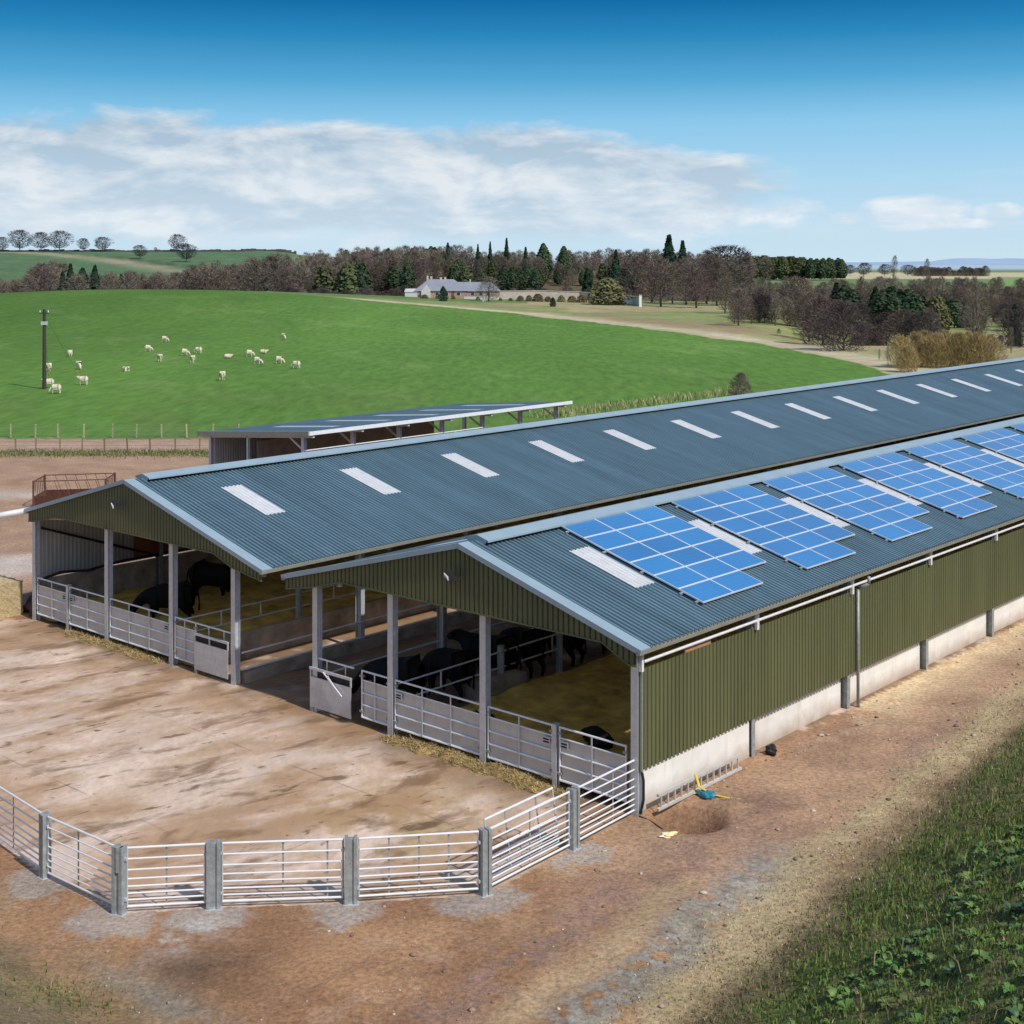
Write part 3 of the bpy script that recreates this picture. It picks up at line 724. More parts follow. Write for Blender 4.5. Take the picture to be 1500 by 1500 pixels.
for x, lb in ((-24.8, 'short steel gate post on the farther barn gable'), (-2.45, 'short steel gate post on the nearer barn gable')):
    t = lthing('gate_post', lb, 'post', x, -.02, 0)
    ibeam(0, 0, -.1, 1.60, .13, .15).build('shaft', M['galv'], t); MB().box(-.07, .07, -.085, .085, 1.60, 1.615).build('cap_plate', M['galv'], t)
def feed_panel(x0, x1, label, bar_):
    t = lthing('steel_panel', label, 'panel', x0, -.14, 0); w = x1-x0
    MB().box(0, w, 0, .02, .14, 1.02).build('plate', M['galv'], t)
    MB().box(0, w, .05, .06, 1.02, 1.22).build('slot_back', M['dark'], t)
    MB().box(-.01, w+.01, -.02, .04, 1.22, 1.29).build('top_channel', M['galv'], t)
    for x in (.02, w*.45, w-.02): MB().box(x-.02, x+.02, 0, .04, 1.02, 1.22).build('strut', M['galv'], t)
    MB().tube((0, .12, 1.55), (w, .12, 1.55), .027).build('top_rail', M['white_rail'], t)
    for x in (w*.35, w*.8): MB().tube((x, .12, 1.25), (x, .12, 1.55), .014).build('spindle', M['white_rail'], t)
    MB().box(0, .12, -.0, .1, 0, .14).build('foot', M['galvd'], t)
    if bar_:
        MB().bar((.62, -.04, 1.25), (1.45, -.06, .72), .03, .03).build('slanting_bar', M['white_rail'], t); MB().bar((.82, -.04, 1.17), (1.08, -.05, .98), .02, .02).build('slanting_bar', M['white_rail'], t)
feed_panel(-17.22, -15.50, 'blank grey steel panel beside the feed passage on the farther barn', False)
feed_panel(-11.62, -9.86, 'grey steel panel with slanting white bar beside the feed passage', True)

# ------------------------------------------------------------------ pen fence in front
PENLAB = ['galvanised pen post just left of the photo corner bend', 'rounded-top galvanised post at the left bend of the pen', 'pitted galvanised double post right of the left bend', 'galvanised double post in the middle of the front run',
          'galvanised post at the right bend of the pen', 'galvanised double post between the two side hurdles']
pts = [(-7.4, -10.98), (-4.79, -10.86), (-3.57, -9.47), (-1.66, -7.5), (.12, -5.41), (.07, -2.47)]
wide = [.17, .24, .28, .26, .22, .24]
def dirs(i, P):
    a = P[max(0, i-1)]; b = P[min(len(P)-1, i+1)]; return math.atan2(b[1]-a[1], b[0]-a[0])
ALLP = [(-9.9, -10.74)]+pts+[(-.02, .0)]
for i, (x, y) in enumerate(pts):
    t = lthing('pen_post', PENLAB[i], 'post', x, y, 0, dirs(i+1, ALLP), 'posts of the pen fence'); w = wide[i]
    b = MB()
    b.box(-w/2, -w/2+.075, -.10, .10, -.15, 1.35); b.box(w/2-.075, w/2, -.10, .10, -.15, 1.345); b.box(-w/2+.075, w/2-.075, -.065, .065, -.15, 1.32)
    b.build('shaft', M['galvd'], t)
    MB().box(-w/2-.03, w/2+.03, -.13, .13, -.02, .012).build('base_plate', M['galv'], t)
    if i == 1: MB().tube((0, -.03, .85), (0, -.03, 1.345), .085, n=12).build('round_top', M['galvd'], t)
    for z in (.3, 1.1): MB().box(-w/2-.05, w/2+.05, -.03, .03, z-.03, z+.03).build('hinge_strap', M['galv'], t)
HL = ['hurdle running out of the photo at the left edge', 'hurdle between the left edge post and the left bend', 'front hurdle between the rounded post and the pitted post', 'widest front hurdle, second from the left bend',
      'front hurdle ending at the right bend post', 'side hurdle with a spare hurdle leaning behind it', 'side hurdle touching the corner post of the nearer barn']
RZ = (1.30, 1.08, .86, .68, .53, .39, .26, .13)
def hurdle(p, q, label, w0, w1, group='hurdles of the pen fence', ups=(.5,), name='pen_hurdle'):
    d = Vector((q[0]-p[0], q[1]-p[1], 0)); L = d.length; d.normalize(); a = math.atan2(d.y, d.x)
    t = lthing(name, label, 'hurdle', p[0]+d.x*w0, p[1]+d.y*w0, 0, a, group); L -= w0+w1
    for k, z in enumerate(RZ): MB().tube((0, 0, z), (L, 0, z), .024 if k in (0, 7) else .018).build('rail', M['white_rail'], t)
    for x in (0.0, L): MB().tube((x, 0, .11), (x, 0, 1.32), .02).build('end_upright', M['galv'], t)
    for u in ups: MB().box(L*u-.018, L*u+.018, .018, .03, .12, 1.30).build('upright', M['galvd'], t)
    return t
ups = [(.4,), (.45,), (.5,), (.5, .87), (.25, .5, .75), (.5,), (.6,)]
QQ = [(-12.7, -10.55)]+ALLP[1:]
hurdle((-9.95, -10.78), ALLP[1], HL[0], .0, .12, ups=ups[0])
for i in range(1, 7): hurdle(ALLP[i], ALLP[i+1], HL[i], wide[i-1]/2+.03, (wide[i]/2+.03) if i < 6 else -.02, ups=ups[i])
o = hurdle((-.12, -5.0), (-.18, -2.6), 'spare hurdle leaning against the inside of the side hurdle', .05, .05, None, (.3, .75), 'spare_hurdle'); o.rotation_euler = (math.radians(-9), 0, o.rotation_euler.z)
# ------------------------------------------------------------------ things beside the wall
t = lthing('ladder', 'aluminium ladder lying on its side against the white wall', 'ladder', .30, .42, .0)
for z in (.06, .40): MB().box(-.03, .03, 0, 3.65, z-.03, z+.035).build('stile', M['sheet'], t)
for k in range(13):
    y = .14+k*.28; MB().box(-.02, .02, y-.016, y+.016, .09, .37).build('rung', M['sheet'], t)
t = lthing('blue_bundle', 'small blue bundle with yellow straps on the earth below the ladder', 'bundle', .62, 1.98, 0)
b = MB(); 
bm = bmesh.new(); bmesh.ops.create_icosphere(bm, subdivisions=3, radius=.20)
for v in bm.verts: v.co = Vector((v.co.x*1.25, v.co.y*.8, v.co.z*.45+.07))*(1+.22*math.sin(v.co.x*23+v.co.y*17)*math.cos(v.co.y*19))
me = bpy.data.meshes.new('bag'); bm.to_mesh(me); bm.free(); me.materials.append(M['blue']); link('bag', me, t)
def strap(name, pts, w, par, m=None):
    b = MB()
    for p, q in zip(pts[:-1], pts[1:]): b.bar(p, q, w, .012)
    return b.build(name, m or M['yellow'], par)
strap('strap', [(0, .02, .15), (-.18, -.02, .22), (-.30, .0, .50)], .07, t); strap('strap', [(.1, .05, .10), (.32, .22, .03), (.55, .30, .02), (.72, .42, .02)], .06, t); strap('strap', [(-.2, 0, .08), (-.35, -.15, .02)], .06, t)
def lump(name, label, cat, lx, ly, r, m, sq=(1,1,.8), rough=.2, z=None):
    bm = bmesh.new(); bmesh.ops.create_icosphere(bm, subdivisions=4, radius=r); k = random.random()*9
    for v in bm.verts:
        c = v.co.copy(); f = 1+rough*(math.sin(c.x*9/r*.4+k)*math.cos(c.y*11/r*.4-k)+.5*math.sin(c.z*17/r*.4+c.x*13/r*.4))
        v.co = Vector((c.x*sq[0], c.y*sq[1], c.z*sq[2]))*f
    me = bpy.data.meshes.new(name); bm.to_mesh(me); bm.free(); me.materials.append(m); me.polygons.foreach_set('use_smooth', [True]*len(me.polygons))
    o = link(name, me); o.location = L2W(lx, ly, z if z is not None else r*sq[2]*.8); o.rotation_euler = (0, 0, random.random()*6); return tag(o, label, cat)
lump('black_bag', 'crumpled black bag on the ground beside a wall post', 'bag', .28, 5.60, .15, M['black'], (1,1,.95), .16)
lump('torn_bag', 'torn yellow and white bag at the rim of the dug hole', 'bag', 1.25, -.48, .12, simple('torn_paper', (.75, .62, .22), .8, 0, .5, 6, c2=(.8,.75,.6)), (1.7,.8,.35), .3, .02)
b = MB(); P = [(.0, .03, .02), (.35, .1, -.05), (.7, .05, -.12), (1.0, -.1, -.2), (1.2, -.25, -.16)]
b.path(P, .022); o = b.build('cable', M['black']); o.location = L2W(.05, -.1, 0); o.rotation_euler = (0, 0, -YAW); tag(o, 'black cable running from the corner post into the dug hole', 'cable')
b = MB(); b.path([(.035, .0, .02), (.09, .03, .35), (.09, .03, .8), (.05, .02, 1.0)], .035); o = b.build('cable', M['black']); o.location = L2W(.02, .08, 0); o.rotation_euler = (0,0,-YAW); tag(o, 'black hose rising along the end of the white wall', 'hose')

# bale, muck heap, box feeder
def bale():
    bm = bmesh.new(); bmesh.ops.create_cube(bm, size=1); bmesh.ops.subdivide_edges(bm, edges=bm.edges[:], cuts=14, use_grid_fill=True)
    for v in bm.verts:
        c = v.co; n = float(vn(np.array([c.x*19+c.z*7]), np.array([c.y*19+c.z*13]), 3)[0])-.5
        v.co = Vector((c.x*(1.75+n*.10), c.y*(1.3+n*.10), c.z*(1.25+n*.09)))
    me = bpy.data.meshes.new('straw_bale'); bm.to_mesh(me); bm.free(); me.materials.append(M['bale']); return me
o = link('straw_bale', bale()); o.location = L2W(-28.95, -.62, .62); o.rotation_euler = (0, 0, -YAW+.05); tag(o, 'big square straw bale at the left photo edge beside the barn corner', 'straw bale')
o = lump('muck_heap', 'dark brown muck heap between the bale and the barn corner', 'heap', -28.0, 1.0, .75, simple('muck', (.10, .05, .04), .95, 0, .5, 4, bump=1, bscale=9), (1.3,1.2,.7), .18, .1)
t = lthing('box_feeder', 'rusty barred box feeder standing beyond the farther barn', 'feeder', -48.2, 11.9, 0, math.radians(8))
for x0, y0, x1, y1 in ((0,0,-1.3,1.75), (0,0,2.6,2.6), (2.6,2.6,1.3,4.35), (-1.3,1.75,1.3,4.35)):
    MB().bar((x0,y0,1.42), (x1,y1,1.42), .05, .05).build('top_rail', M['rust'], t)
    MB().prism([(x0,y0,.15), (x1,y1,.15), (x1,y1,.62), (x0,y0,.62)], (.02, .02, 0)).build('side_board', M['rust'], t)
    n = 7; b = MB()
    for k in range(1, n):
        f = k/n; g = (k+.55)/n; b.bar((x0+(x1-x0)*f, y0+(y1-y0)*f, 1.42), (x0+(x1-x0)*min(g,1), y0+(y1-y0)*min(g,1), .62), .025)
    b.build('bars', M['rust'], t)
for x, y in ((0,0), (-1.3,1.75), (2.6,2.6), (1.3,4.35)): MB().box(x-.04, x+.04, y-.04, y+.04, 0, 1.46).build('corner_post', M['rust'], t)

# ------------------------------------------------------------------ open shed behind
def shed():
    t = lthing('lean_to_shed', 'low open shed with blue monopitch roof and rooflights behind the barns', 'shed', 0, 0, 0)
    x0, z0, x1, z1, y0, y1 = -43.4, 3.77, -34.1, 4.50, 18.9, 39.7
    r = rib_roof(x0, z0, x1, z1, y0, y1).build('roof', [M['roof'], M['valley_shade']], t)
    for k in range(5):
        a, b_ = .25, .78; y = y0+3.2+k*3.75
        rib_roof(x0+(x1-x0)*a, z0+(z1-z0)*a, x0+(x1-x0)*b_, z0+(z1-z0)*b_, y, y+.7, .008).build('rooflight', M['rooflight'], r)
    b = MB(); b.bar((x0, y0-.03, z0-.05), (x1, y0-.03, z1-.05), .12, .24); b.build('front_trim', M['gutter'], r)
    b = MB(); b.box(x1-.02, x1+.05, y0-.05, y1, z1-.14, z1+.05); b.build('eave_trim', M['white_rail'], r)
    xb = x0+.8
    ys = [18.95+.25]+[19.2+3.32*k for k in range(1, 7)]
    for y in ys:
        ibeam(x1-.8, y, 0, z1-.15, .2, .2).build('post', M['galv'], t); ibeam(xb, y, 0, z0-.1, .2, .2).build('post', M['galv'], t)
        MB().bar((x0+.1, y, z0-.16), (x1-.05, y, z1-.16), .14, .26).build('rafter', M['galv'], t)
        MB().bar((x1-.8, y, z1-1.0), (x1-2.0, y, z1-.35), .08).build('knee_brace', M['galv'], t)
    ibeam(xb+3.2, ys[0], 0, z0+.1, .14, .14).build('post', M['galv'], t)
    rib_wall('y', y0+.3, ys[4], xb+.12, -1, lambda a: 0, lambda a: z0-.15).build('back_cladding', M['liner'], t)
    for k in range(1, 4): MB().box(xb+.16, x1-4.6, ys[k]-.04, ys[k]+.04, 0, 3.6).build('partition', M['shedwall'], t)
    for k in range(0, 4): MB().box(x1-4.7, x1-4.6, ys[k]+.1, ys[k+1]-.1, 0, 3.65).build('boarding', M['shedwall'], t)
    MB().tube((x1-.75, ys[0], 3.5), (x1-.75, ys[4], 3.5), .03).build('rail', M['white_rail'], t)
    MB().bar((x1-.75, ys[3]+.6, 3.6), (x1-.75, ys[4], 2.6), .05).build('wind_brace', M['galv'], t)
    MB().tube((xb, ys[0], .9), (x1-.8, ys[0], .9), .03).build('rail', M['white_rail'], t)
shed()

# ------------------------------------------------------------------ field fences, pole
def stake(h, m, w=.085):
    b = MB(); b.box(-w/2, w/2, -w/2, w/2, -.3, h); b.add([(-w/2,-w/2,h),(w/2,-w/2,h),(w/2,w/2,h),(-w/2,w/2,h),(0,0,h+.05)], [(0,1,4),(1,2,4),(2,3,4),(3,0,4)])
    return b.mesh('fence_stake', m)
def wire_fence(Y, xs, h, m, label, group, plabel):
    me = stake(h, m); t = thing('wire_fence', label, 'fence', (xs[0], Y, 0))
    for x in xs:
        o = link('stake', me, t); o.location = (x-xs[0], 0, gz(x, Y)); o.rotation_euler = (random.uniform(-.05,.05), random.uniform(-.05,.05), 0)
    for z in (.25, .5, .75, h-.06): MB().tube((-6, -.05, z), (xs[-1]-xs[0]+4, -.05, z), .009, n=4).build('wire', M['wire'], t)
wire_fence(95.2, [(u-750)/FOC*95.2 for u in (-52, -14, 23, 52, 88, 120, 153, 187, 220, 257, 292, 326, 360)], 1.02, M['post_wood'], 'nearer wire fence of dark stakes along the weedy strip', None, None)
wire_fence(103.4, [(u-750)/FOC*103.4 for u in (-60, -22, 16, 52, 85, 123, 165, 200, 237, 274, 312, 350)], .98, M['post_pale'], 'farther wire fence of pale stakes along the green field', None, None)
X, Y = spot(65, 570); t = thing('utility_pole', 'dark wooden utility pole standing in the sheep field', 'pole', (X, Y, gz(X, Y)))
MB().tube((0,0,-.5), (0,0,8.2), .22, .15, 10).build('shaft', M['pole'], t)
MB().box(-.5, .5, -.1, -.02, 7.75, 7.88).build('crossarm', M['pole'], t)
for x in (-.42, .0, .42): MB().tube((x, -.06, 7.88), (x, -.06, 8.1), .06, .045).build('insulator', M['lens'], t)
MB().box(-.3, .3, -.2, .2, 6.6, 6.95).build('steel_bracket', M['galv'], t)
def stay(x1, y1, top):
    p = Vector((0, 0, top)); q = Vector((x1, y1, 0.05)); MB().tube(p, q, .02, n=5).build('stay_wire', M['wire'], t)
    a = q+(p-q)*.05; c = q+(p-q)*(1.9/(p-q).length); MB().tube(a, c, .055, n=6).build('stay_guard', M['yellow'], t)
x2, y2 = spot(73, 562); stay(x2-X, y2-Y, 6.4); x2, y2 = spot(119, 556); stay(x2-X, y2-Y, 7.6)

# ------------------------------------------------------------------ animals
def cow_mesh(pose):
    if pose == 'stand' : n0, n1, n2, n3 = (.78,0,1.14,.20,.26), (1.02,0,1.24,.14,.19), (1.22,0,1.28,.125,.14), (1.50,0,1.08,.075,.085)
    elif pose == 'graze': n0, n1, n2, n3 = (.80,0,.98,.20,.25), (1.08,0,.72,.14,.18), (1.28,0,.48,.125,.14), (1.40,0,.20,.08,.085)
    elif pose == 'sleep': n0, n1, n2, n3 = (.80,0,.36,.19,.20), (1.02,0,.30,.14,.16), (1.20,0,.28,.12,.13), (1.44,0,.16,.075,.085)
    else: n0, n1, n2, n3 = (.78,0,.66,.19,.22), (1.0,0,.80,.14,.18), (1.18,0,.86,.12,.14), (1.44,0,.72,.075,.085)
    lie = pose in ('lie', 'sleep'); dz = -.62 if lie else 0
    P = [(-.20,0,.96+dz,.44,.47), (-.78,0,1.02+dz,.35,.38), (-.97,0,1.06+dz,.20,.22), (.30,0,.96+dz,.42,.46), (.58,0,1.0+dz,.34,.40), n0, n1, n2, n3]
    E = [(0,1),(1,2),(0,3),(3,4),(4,5),(5,6),(6,7),(7,8)]
    for s in (-1, 1):
        k = len(P)
        if not lie:
            P += [(-.74,.22*s,.74,.19,.22), (-.64,.25*s,.54,.13), (-.84,.25*s,.34,.075), (-.79,.23*s,.10,.05), (-.76,.23*s,.02,.06)]
            E += [(1,k),(k,k+1),(k+1,k+2),(k+2,k+3),(k+3,k+4)]; k = len(P)
            P += [(.46,.22*s,.70,.17,.19), (.48,.23*s,.38,.080), (.46,.21*s,.12,.048), (.48,.21*s,.02,.06)]
            E += [(4,k),(k,k+1),(k+1,k+2),(k+2,k+3)]
        else:
            P += [(-.62,.34*s,.30,.17), (-.25,.44*s,.16,.08), (-.05,.46*s,.08,.05)]; E += [(1,k),(k,k+1),(k+1,k+2)]; k = len(P)
            P += [(.52,.28*s,.26,.12), (.78,.30*s,.10,.06), (.50,.32*s,.07,.05)]; E += [(4,k),(k,k+1),(k+1,k+2)]
        k = len(P); P += [(n2[0]-.06,.17*s,n2[2]+.03,.035,.05), (n2[0]-.08,.27*s,n2[2]+.01,.02,.04)]; E += [(7,k),(k,k+1)]
    k = len(P); P += [(-1.08,0,1.02+dz,.035), (-1.12,0,.70+dz*.6,.028), (-1.10,0,.42+dz*.4,.045)]; E += [(2,k),(k,k+1),(k+1,k+2)]
    return skin_mesh('cow_'+pose, P, E, M['cow'])
def sheep_mesh(pose):
    if pose == 'stand': h = [(.42,0,.72,.14), (.58,0,.86,.10), (.74,0,.80,.065)]
    elif pose == 'graze': h = [(.44,0,.52,.14), (.60,0,.30,.09), (.70,0,.12,.06)]
    else: h = [(.42,0,.40,.14), (.55,0,.50,.10), (.70,0,.44,.065)]
    lie = pose == 'lie'; dz = -.33 if lie else 0
    P = [(0,0,.64+dz,.30,.29), (-.36,0,.65+dz,.25), (-.50,0,.62+dz,.13), (.28,0,.63+dz,.25)]+h; E = [(0,1),(1,2),(0,3),(3,4),(4,5),(5,6)]
    for s in (-1, 1):
        if not lie:
            for a, x in ((1,-.36), (3,.28)):
                k = len(P); P += [(x,.13*s,.40,.075), (x-.02,.14*s,.20,.04), (x,.14*s,.02,.04)]; E += [(a,k),(k,k+1),(k+1,k+2)]
        k = len(P); P += [(h[1][0]-.03,.14*s,h[1][2]+.03,.03)]; E += [(5,k)]
    return skin_mesh('sheep_'+pose, P, E, M['wool'])
CM = {p: cow_mesh(p) for p in ('stand', 'graze', 'sleep')}; SM = {p: sheep_mesh(p) for p in ('stand', 'graze', 'lie')}
def cow(lx, ly, z, rz, pose, label, s=1.0, group='black cattle in the barns'):
    o = link('cow', CM[pose]); o.location = L2W(lx, ly, z); o.rotation_euler = (0, 0, rz-YAW); o.scale = (s,)*3; tag(o, label, 'cow', group)
cow(-24.1, 5.7, .14, math.radians(28), 'stand', 'black cow standing side-on deep inside the farther barn')
cow(-22.6, 2.6, .14, math.radians(222), 'graze', 'black cow with lowered head behind the gates of the farther barn')
cow(-9.9, 1.6, .10, math.radians(200), 'graze', 'black cow bending its head to the feed passage, nearest the gates of the nearer barn')
cow(-9.35, 3.3, .10, math.radians(175), 'graze', 'second black cow from the gates in the feeding row of the nearer barn')
cow(-9.2, 4.9, .10, math.radians(185), 'stand', 'tall black cow, third from the gates in the feeding row', 1.08)
cow(-9.3, 6.5, .10, math.radians(170), 'graze', 'fourth black cow from the gates in the feeding row')
cow(-9.2, 8.2, .10, math.radians(182), 'stand', 'fifth black cow from the gates in the feeding row')
cow(-9.3, 10.0, .10, math.radians(178), 'graze', 'farthest visible black cow in the feeding row')
cow(-3.0, 2.3, .34, math.radians(150), 'sleep', 'black calf lying in straw just behind the front gate post', .62)
cow(-1.5, 6.6, .42, math.radians(200), 'sleep', 'black calf lying in straw near the corner post, nearer of two', .72)
cow(-1.6, 9.3, .42, math.radians(170), 'sleep', 'black calf lying in straw near the corner post, farther of two', .72)
cow(-6.4, 1.6, .32, math.radians(160), 'sleep', 'small black calf lying low behind the gates in the middle of the nearer barn', .5)
SH = [(102,522.7,'graze',120,'lone white sheep farthest left in the upper field'), (70.7,544,'stand',270,'white sheep facing the camera just above the pole foot'), (71.7,568,'stand',200,'sheep right against the foot of the utility pole'),
 (82,576.7,'graze',185,'nearest sheep, just right of the pole foot'), (116,541,'graze',300,'sheep above the slanting yellow stay guard'), (122,564,'stand',180,'sheep standing below the slanting yellow stay guard'),
 (184,544,'lie',320,'lone sheep between the pole group and the middle flock'), (217,515,'graze',10,'sheep at the upper left of the middle flock'), (234,530,'stand',280,'sheep facing the camera at the left of the middle flock'),
 (241.7,501,'graze',350,'topmost sheep of the middle flock'), (271,521,'graze',0,'left sheep of the close trio in the middle flock'), (281.7,532,'stand',275,'sheep seen end-on at the bottom of the close trio'),
 (290.7,518,'graze',170,'right sheep of the close trio in the middle flock'), (325,557,'stand',268,'sheep seen end-on, lowest in the middle of the field'), (333.7,525,'lie',20,'sheep lying between the middle flock and the right flock'),
 (365.7,522.7,'graze',5,'left sheep of the right flock'), (378,534,'graze',340,'lower left sheep of the right flock'), (386,518,'lie',0,'upper left sheep of the right flock'),
 (409.7,533,'graze',345,'plump sheep second from the right of the field'), (416,497,'graze',300,'highest sheep on the right, alone up the slope'), (434,540,'graze',170,'rightmost sheep, head down')]
for u, v, p, a, lb in SH:
    X, Y = spot(u, v); o = link('sheep', SM[p]); o.location = (X, Y, gz(X, Y)); o.rotation_euler = (0, 0, math.radians(a)); o.scale = (1.05,)*3; tag(o, lb, 'sheep', 'sheep grazing in the green field')
# ------------------------------------------------------------------ trees
def bare(seed, H=10.0, spread=.55, up=.10, levels=5, kids=(3,4), trunk=.22, twigs=4, tw=.055, tl=.95, droop=0.0, stems=1, thick=1.0):
    R = random.Random(seed); T = MB(); Cw = MB()
    def twig(p, d, L, w):
        u = Vector((R.gauss(0,1), R.gauss(0,1), R.gauss(0,1))); a = d.cross(u)
        if a.length < 1e-4: return
        a.normalize(); q = p+d*L; m = p+d*L*.5+u*L*.06
        Cw.add([p-a*w/2, p+a*w/2, m+a*w*.45, q, m-a*w*.45], [(0,1,2,3,4)])
    def grow(p, d, L, r, lv):
        q = p+d*L; b = T if lv <= 1 else Cw
        mid = p+d*L*.5+Vector((R.gauss(0,1), R.gauss(0,1), R.gauss(0,.6)))*L*.06
        b.tube(p, mid, r, r*.82, 5 if lv < 2 else 3, False); b.tube(mid, q, r*.82, r*.62, 5 if lv < 2 else 3, False)
        if lv >= levels-1:
            for k in range(twigs):
                e = (d+Vector((R.gauss(0,1), R.gauss(0,1), R.gauss(0,.8)-droop))*.62).normalized(); twig(p+d*L*R.uniform(.25, 1), e, tl*R.uniform(.6, 1.3)*H*.07, tw*H*.1)
            return
        n = R.choice(kids)
        if lv == 0: n += 2
        ph = R.random()*6.28
        for k in range(n):
            a = ph+k*2*PI/n+R.gauss(0, .35); s = spread*(1.25 if lv == 0 else 1)*R.uniform(.6, 1.25)
            u = Vector((math.cos(a), math.sin(a), 0)); u = (u-d*u.dot(d)); u.normalize()
            e = (d*math.cos(s)+u*math.sin(s)); e = (e+Vector((0,0,up-droop*.3))).normalized()
            grow(mid.lerp(q, R.uniform(.3, 1)) if k else q, e, L*R.uniform(.62, .86) if lv else L*R.uniform(.75, 1.1), r*R.uniform(.5, .68), lv+1)
        if lv >= 1:
            for k in range(twigs//2):
                e = (d+Vector((R.gauss(0,1), R.gauss(0,1), R.gauss(0,1)))*.8).normalized(); twig(mid, e, tl*H*.07, tw*H*.1)
    for s in range(stems):
        d = Vector((R.gauss(0,.08), R.gauss(0,.08), 1)); o = Vector((0,0,-.2))
        if stems > 1: o = Vector((R.gauss(0,.07*H), R.gauss(0,.07*H), -.2)); d = Vector((R.gauss(0,.25), R.gauss(0,.25), 1))
        grow(o, d.normalized(), H*trunk, H*.020*thick, 0)
    zs = max(v[2] for v in T.v+Cw.v); k = H/zs
    T.v = [(x*k, y*k, z*k) for x, y, z in T.v]; Cw.v = [(x*k, y*k, z*k) for x, y, z in Cw.v]
    return T, Cw
def leafy(seed, H, rad, prof, n, size, c_lo, c_hi, z0=.08, flat=.0, lumps=9):
    R = np.random.default_rng(seed); V = []; F = []; CO = []
    T = MB(); T.tube((0,0,-.3), (0,0,H*.82), H*.02, H*.006, 6, False)
    lp = R.uniform(-1, 1, (lumps*3, 3)); 
    z = z0+(1-z0)*R.random(n); a = R.random(n)*2*PI
    w = np.array([prof(float(q)) for q in z])
    lob = .80+.5*(fbm(a*2.2+seed, z*H*.55, seed, 3)); rr = rad*w*lob*np.sqrt(R.uniform(.25, 1, n))
    P = np.stack([np.cos(a)*rr, np.sin(a)*rr, z*H-flat*rr], -1)
    N = np.stack([np.cos(a), np.sin(a), R.normal(.5, .4, n)], -1)+R.normal(0, .45, (n, 3)); N /= np.linalg.norm(N, axis=1)[:, None]
    U = np.cross(N, R.normal(0, 1, (n, 3))); U /= np.linalg.norm(U, axis=1)[:, None]; W = np.cross(N, U)
    s = size*R.uniform(.5, 1.3, n)[:, None]
    V = np.stack([P-U*s-W*s*.45, P+U*s*.2-W*s*.8, P+U*s+W*s*.3, P-U*s*.1+W*s*.75], 1).reshape(-1, 3)
    F = np.arange(n*4).reshape(n, 4)
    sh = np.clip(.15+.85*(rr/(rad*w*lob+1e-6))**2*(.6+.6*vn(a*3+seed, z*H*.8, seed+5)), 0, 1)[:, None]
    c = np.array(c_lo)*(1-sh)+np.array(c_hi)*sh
    return T, (V, F, np.repeat(c, 4, 0))
KIND = {}
def twiggy(seed, H, rad, prof, n, L, w, z0=.12, up=.6, limbs=9, stem=.78, stems=1):
    # leafless tree: stem and limbs, then a haze of fine twigs filling an uneven crown
    R = random.Random(seed); T = MB(); Cw = MB()
    base = Vector((0, 0, -.3)); lean = Vector((R.gauss(0,.03)*H, R.gauss(0,.03)*H, 0))
    at = lambda f: Vector((lean.x*f*f, lean.y*f*f, H*f))
    k = 5; r0 = H*.019; pr = base; vs = []
    for i in range(k+1):
        f = stem*i/k; c = at(f) if i else base; rr = r0*(1-.82*i/k)
        vs += [c+Vector((math.cos(q*PI/3)*rr, math.sin(q*PI/3)*rr, 0)) for q in range(6)]
    T.add(vs, [(6*i+q, 6*i+(q+1) % 6, 6*i+6+(q+1) % 6, 6*i+6+q) for i in range(k) for q in range(6)])
    ph = R.random()*6
    hubs = []
    for i in range(limbs):
        f0 = z0*.7+(stem-z0*.7)*(i+.3)/limbs; a = ph+i*2.4+R.gauss(0,.3); f1 = min(.97, f0+.10+.18*up+R.random()*.12)
        rr = rad*prof(f1)*R.uniform(.6, 1.0); p = at(f0); q = at(f1)+Vector((math.cos(a)*rr, math.sin(a)*rr, 0)); m = p.lerp(q, .5)+Vector((0,0,-.02*H)); t0 = r0*(1-.8*f0)*.55
        Cw.tube(p, m, t0, t0*.7, 4, False); Cw.tube(m, q, t0*.7, t0*.25, 4, False); hubs.append((m, q))
    ks = R.random()*50
    for i in range(n):
        f = z0+(1-z0)*R.random()**.85; a = R.random()*2*PI
        lob = .62+.75*float(vn(np.array([math.cos(a)*1.6+ks]), np.array([math.sin(a)*1.6+f*4]), seed)[0])
        rr = rad*prof(f)*lob*math.sqrt(R.uniform(.02, 1)); p = at(f)+Vector((math.cos(a)*rr, math.sin(a)*rr, 0))
        d = Vector((math.cos(a)*(rr/rad+.15), math.sin(a)*(rr/rad+.15), up))+Vector((R.gauss(0,1), R.gauss(0,1), R.gauss(0,.7)))*.42; d.normalize()
        u = d.cross(Vector((R.gauss(0,1), R.gauss(0,1), R.gauss(0,1)))); u.normalize(); l = L*R.uniform(.5, 1.4); b_ = p-d*l*.5; e = p+d*l*.5; m = p+Vector((R.gauss(0,1), R.gauss(0,1), R.gauss(0,1)))*l*.07; ww = w*R.uniform(.6, 1.3)
        Cw.add([b_-u*ww*.5, b_+u*ww*.5, m+u*ww*.5, e, m-u*ww*.5], [(0,1,2,3,4)])
    return T, Cw
egg = lambda z: max(.05, min(1, .45+z*1.6))*max(.03, 1-z**3.2)**.5
dome = lambda z: max(.03, 1-z*z)**.5*min(1, .72+z)
tall = lambda z: max(.05, min(1, .5+z*1.2))*max(.03, 1-z**4)**.5
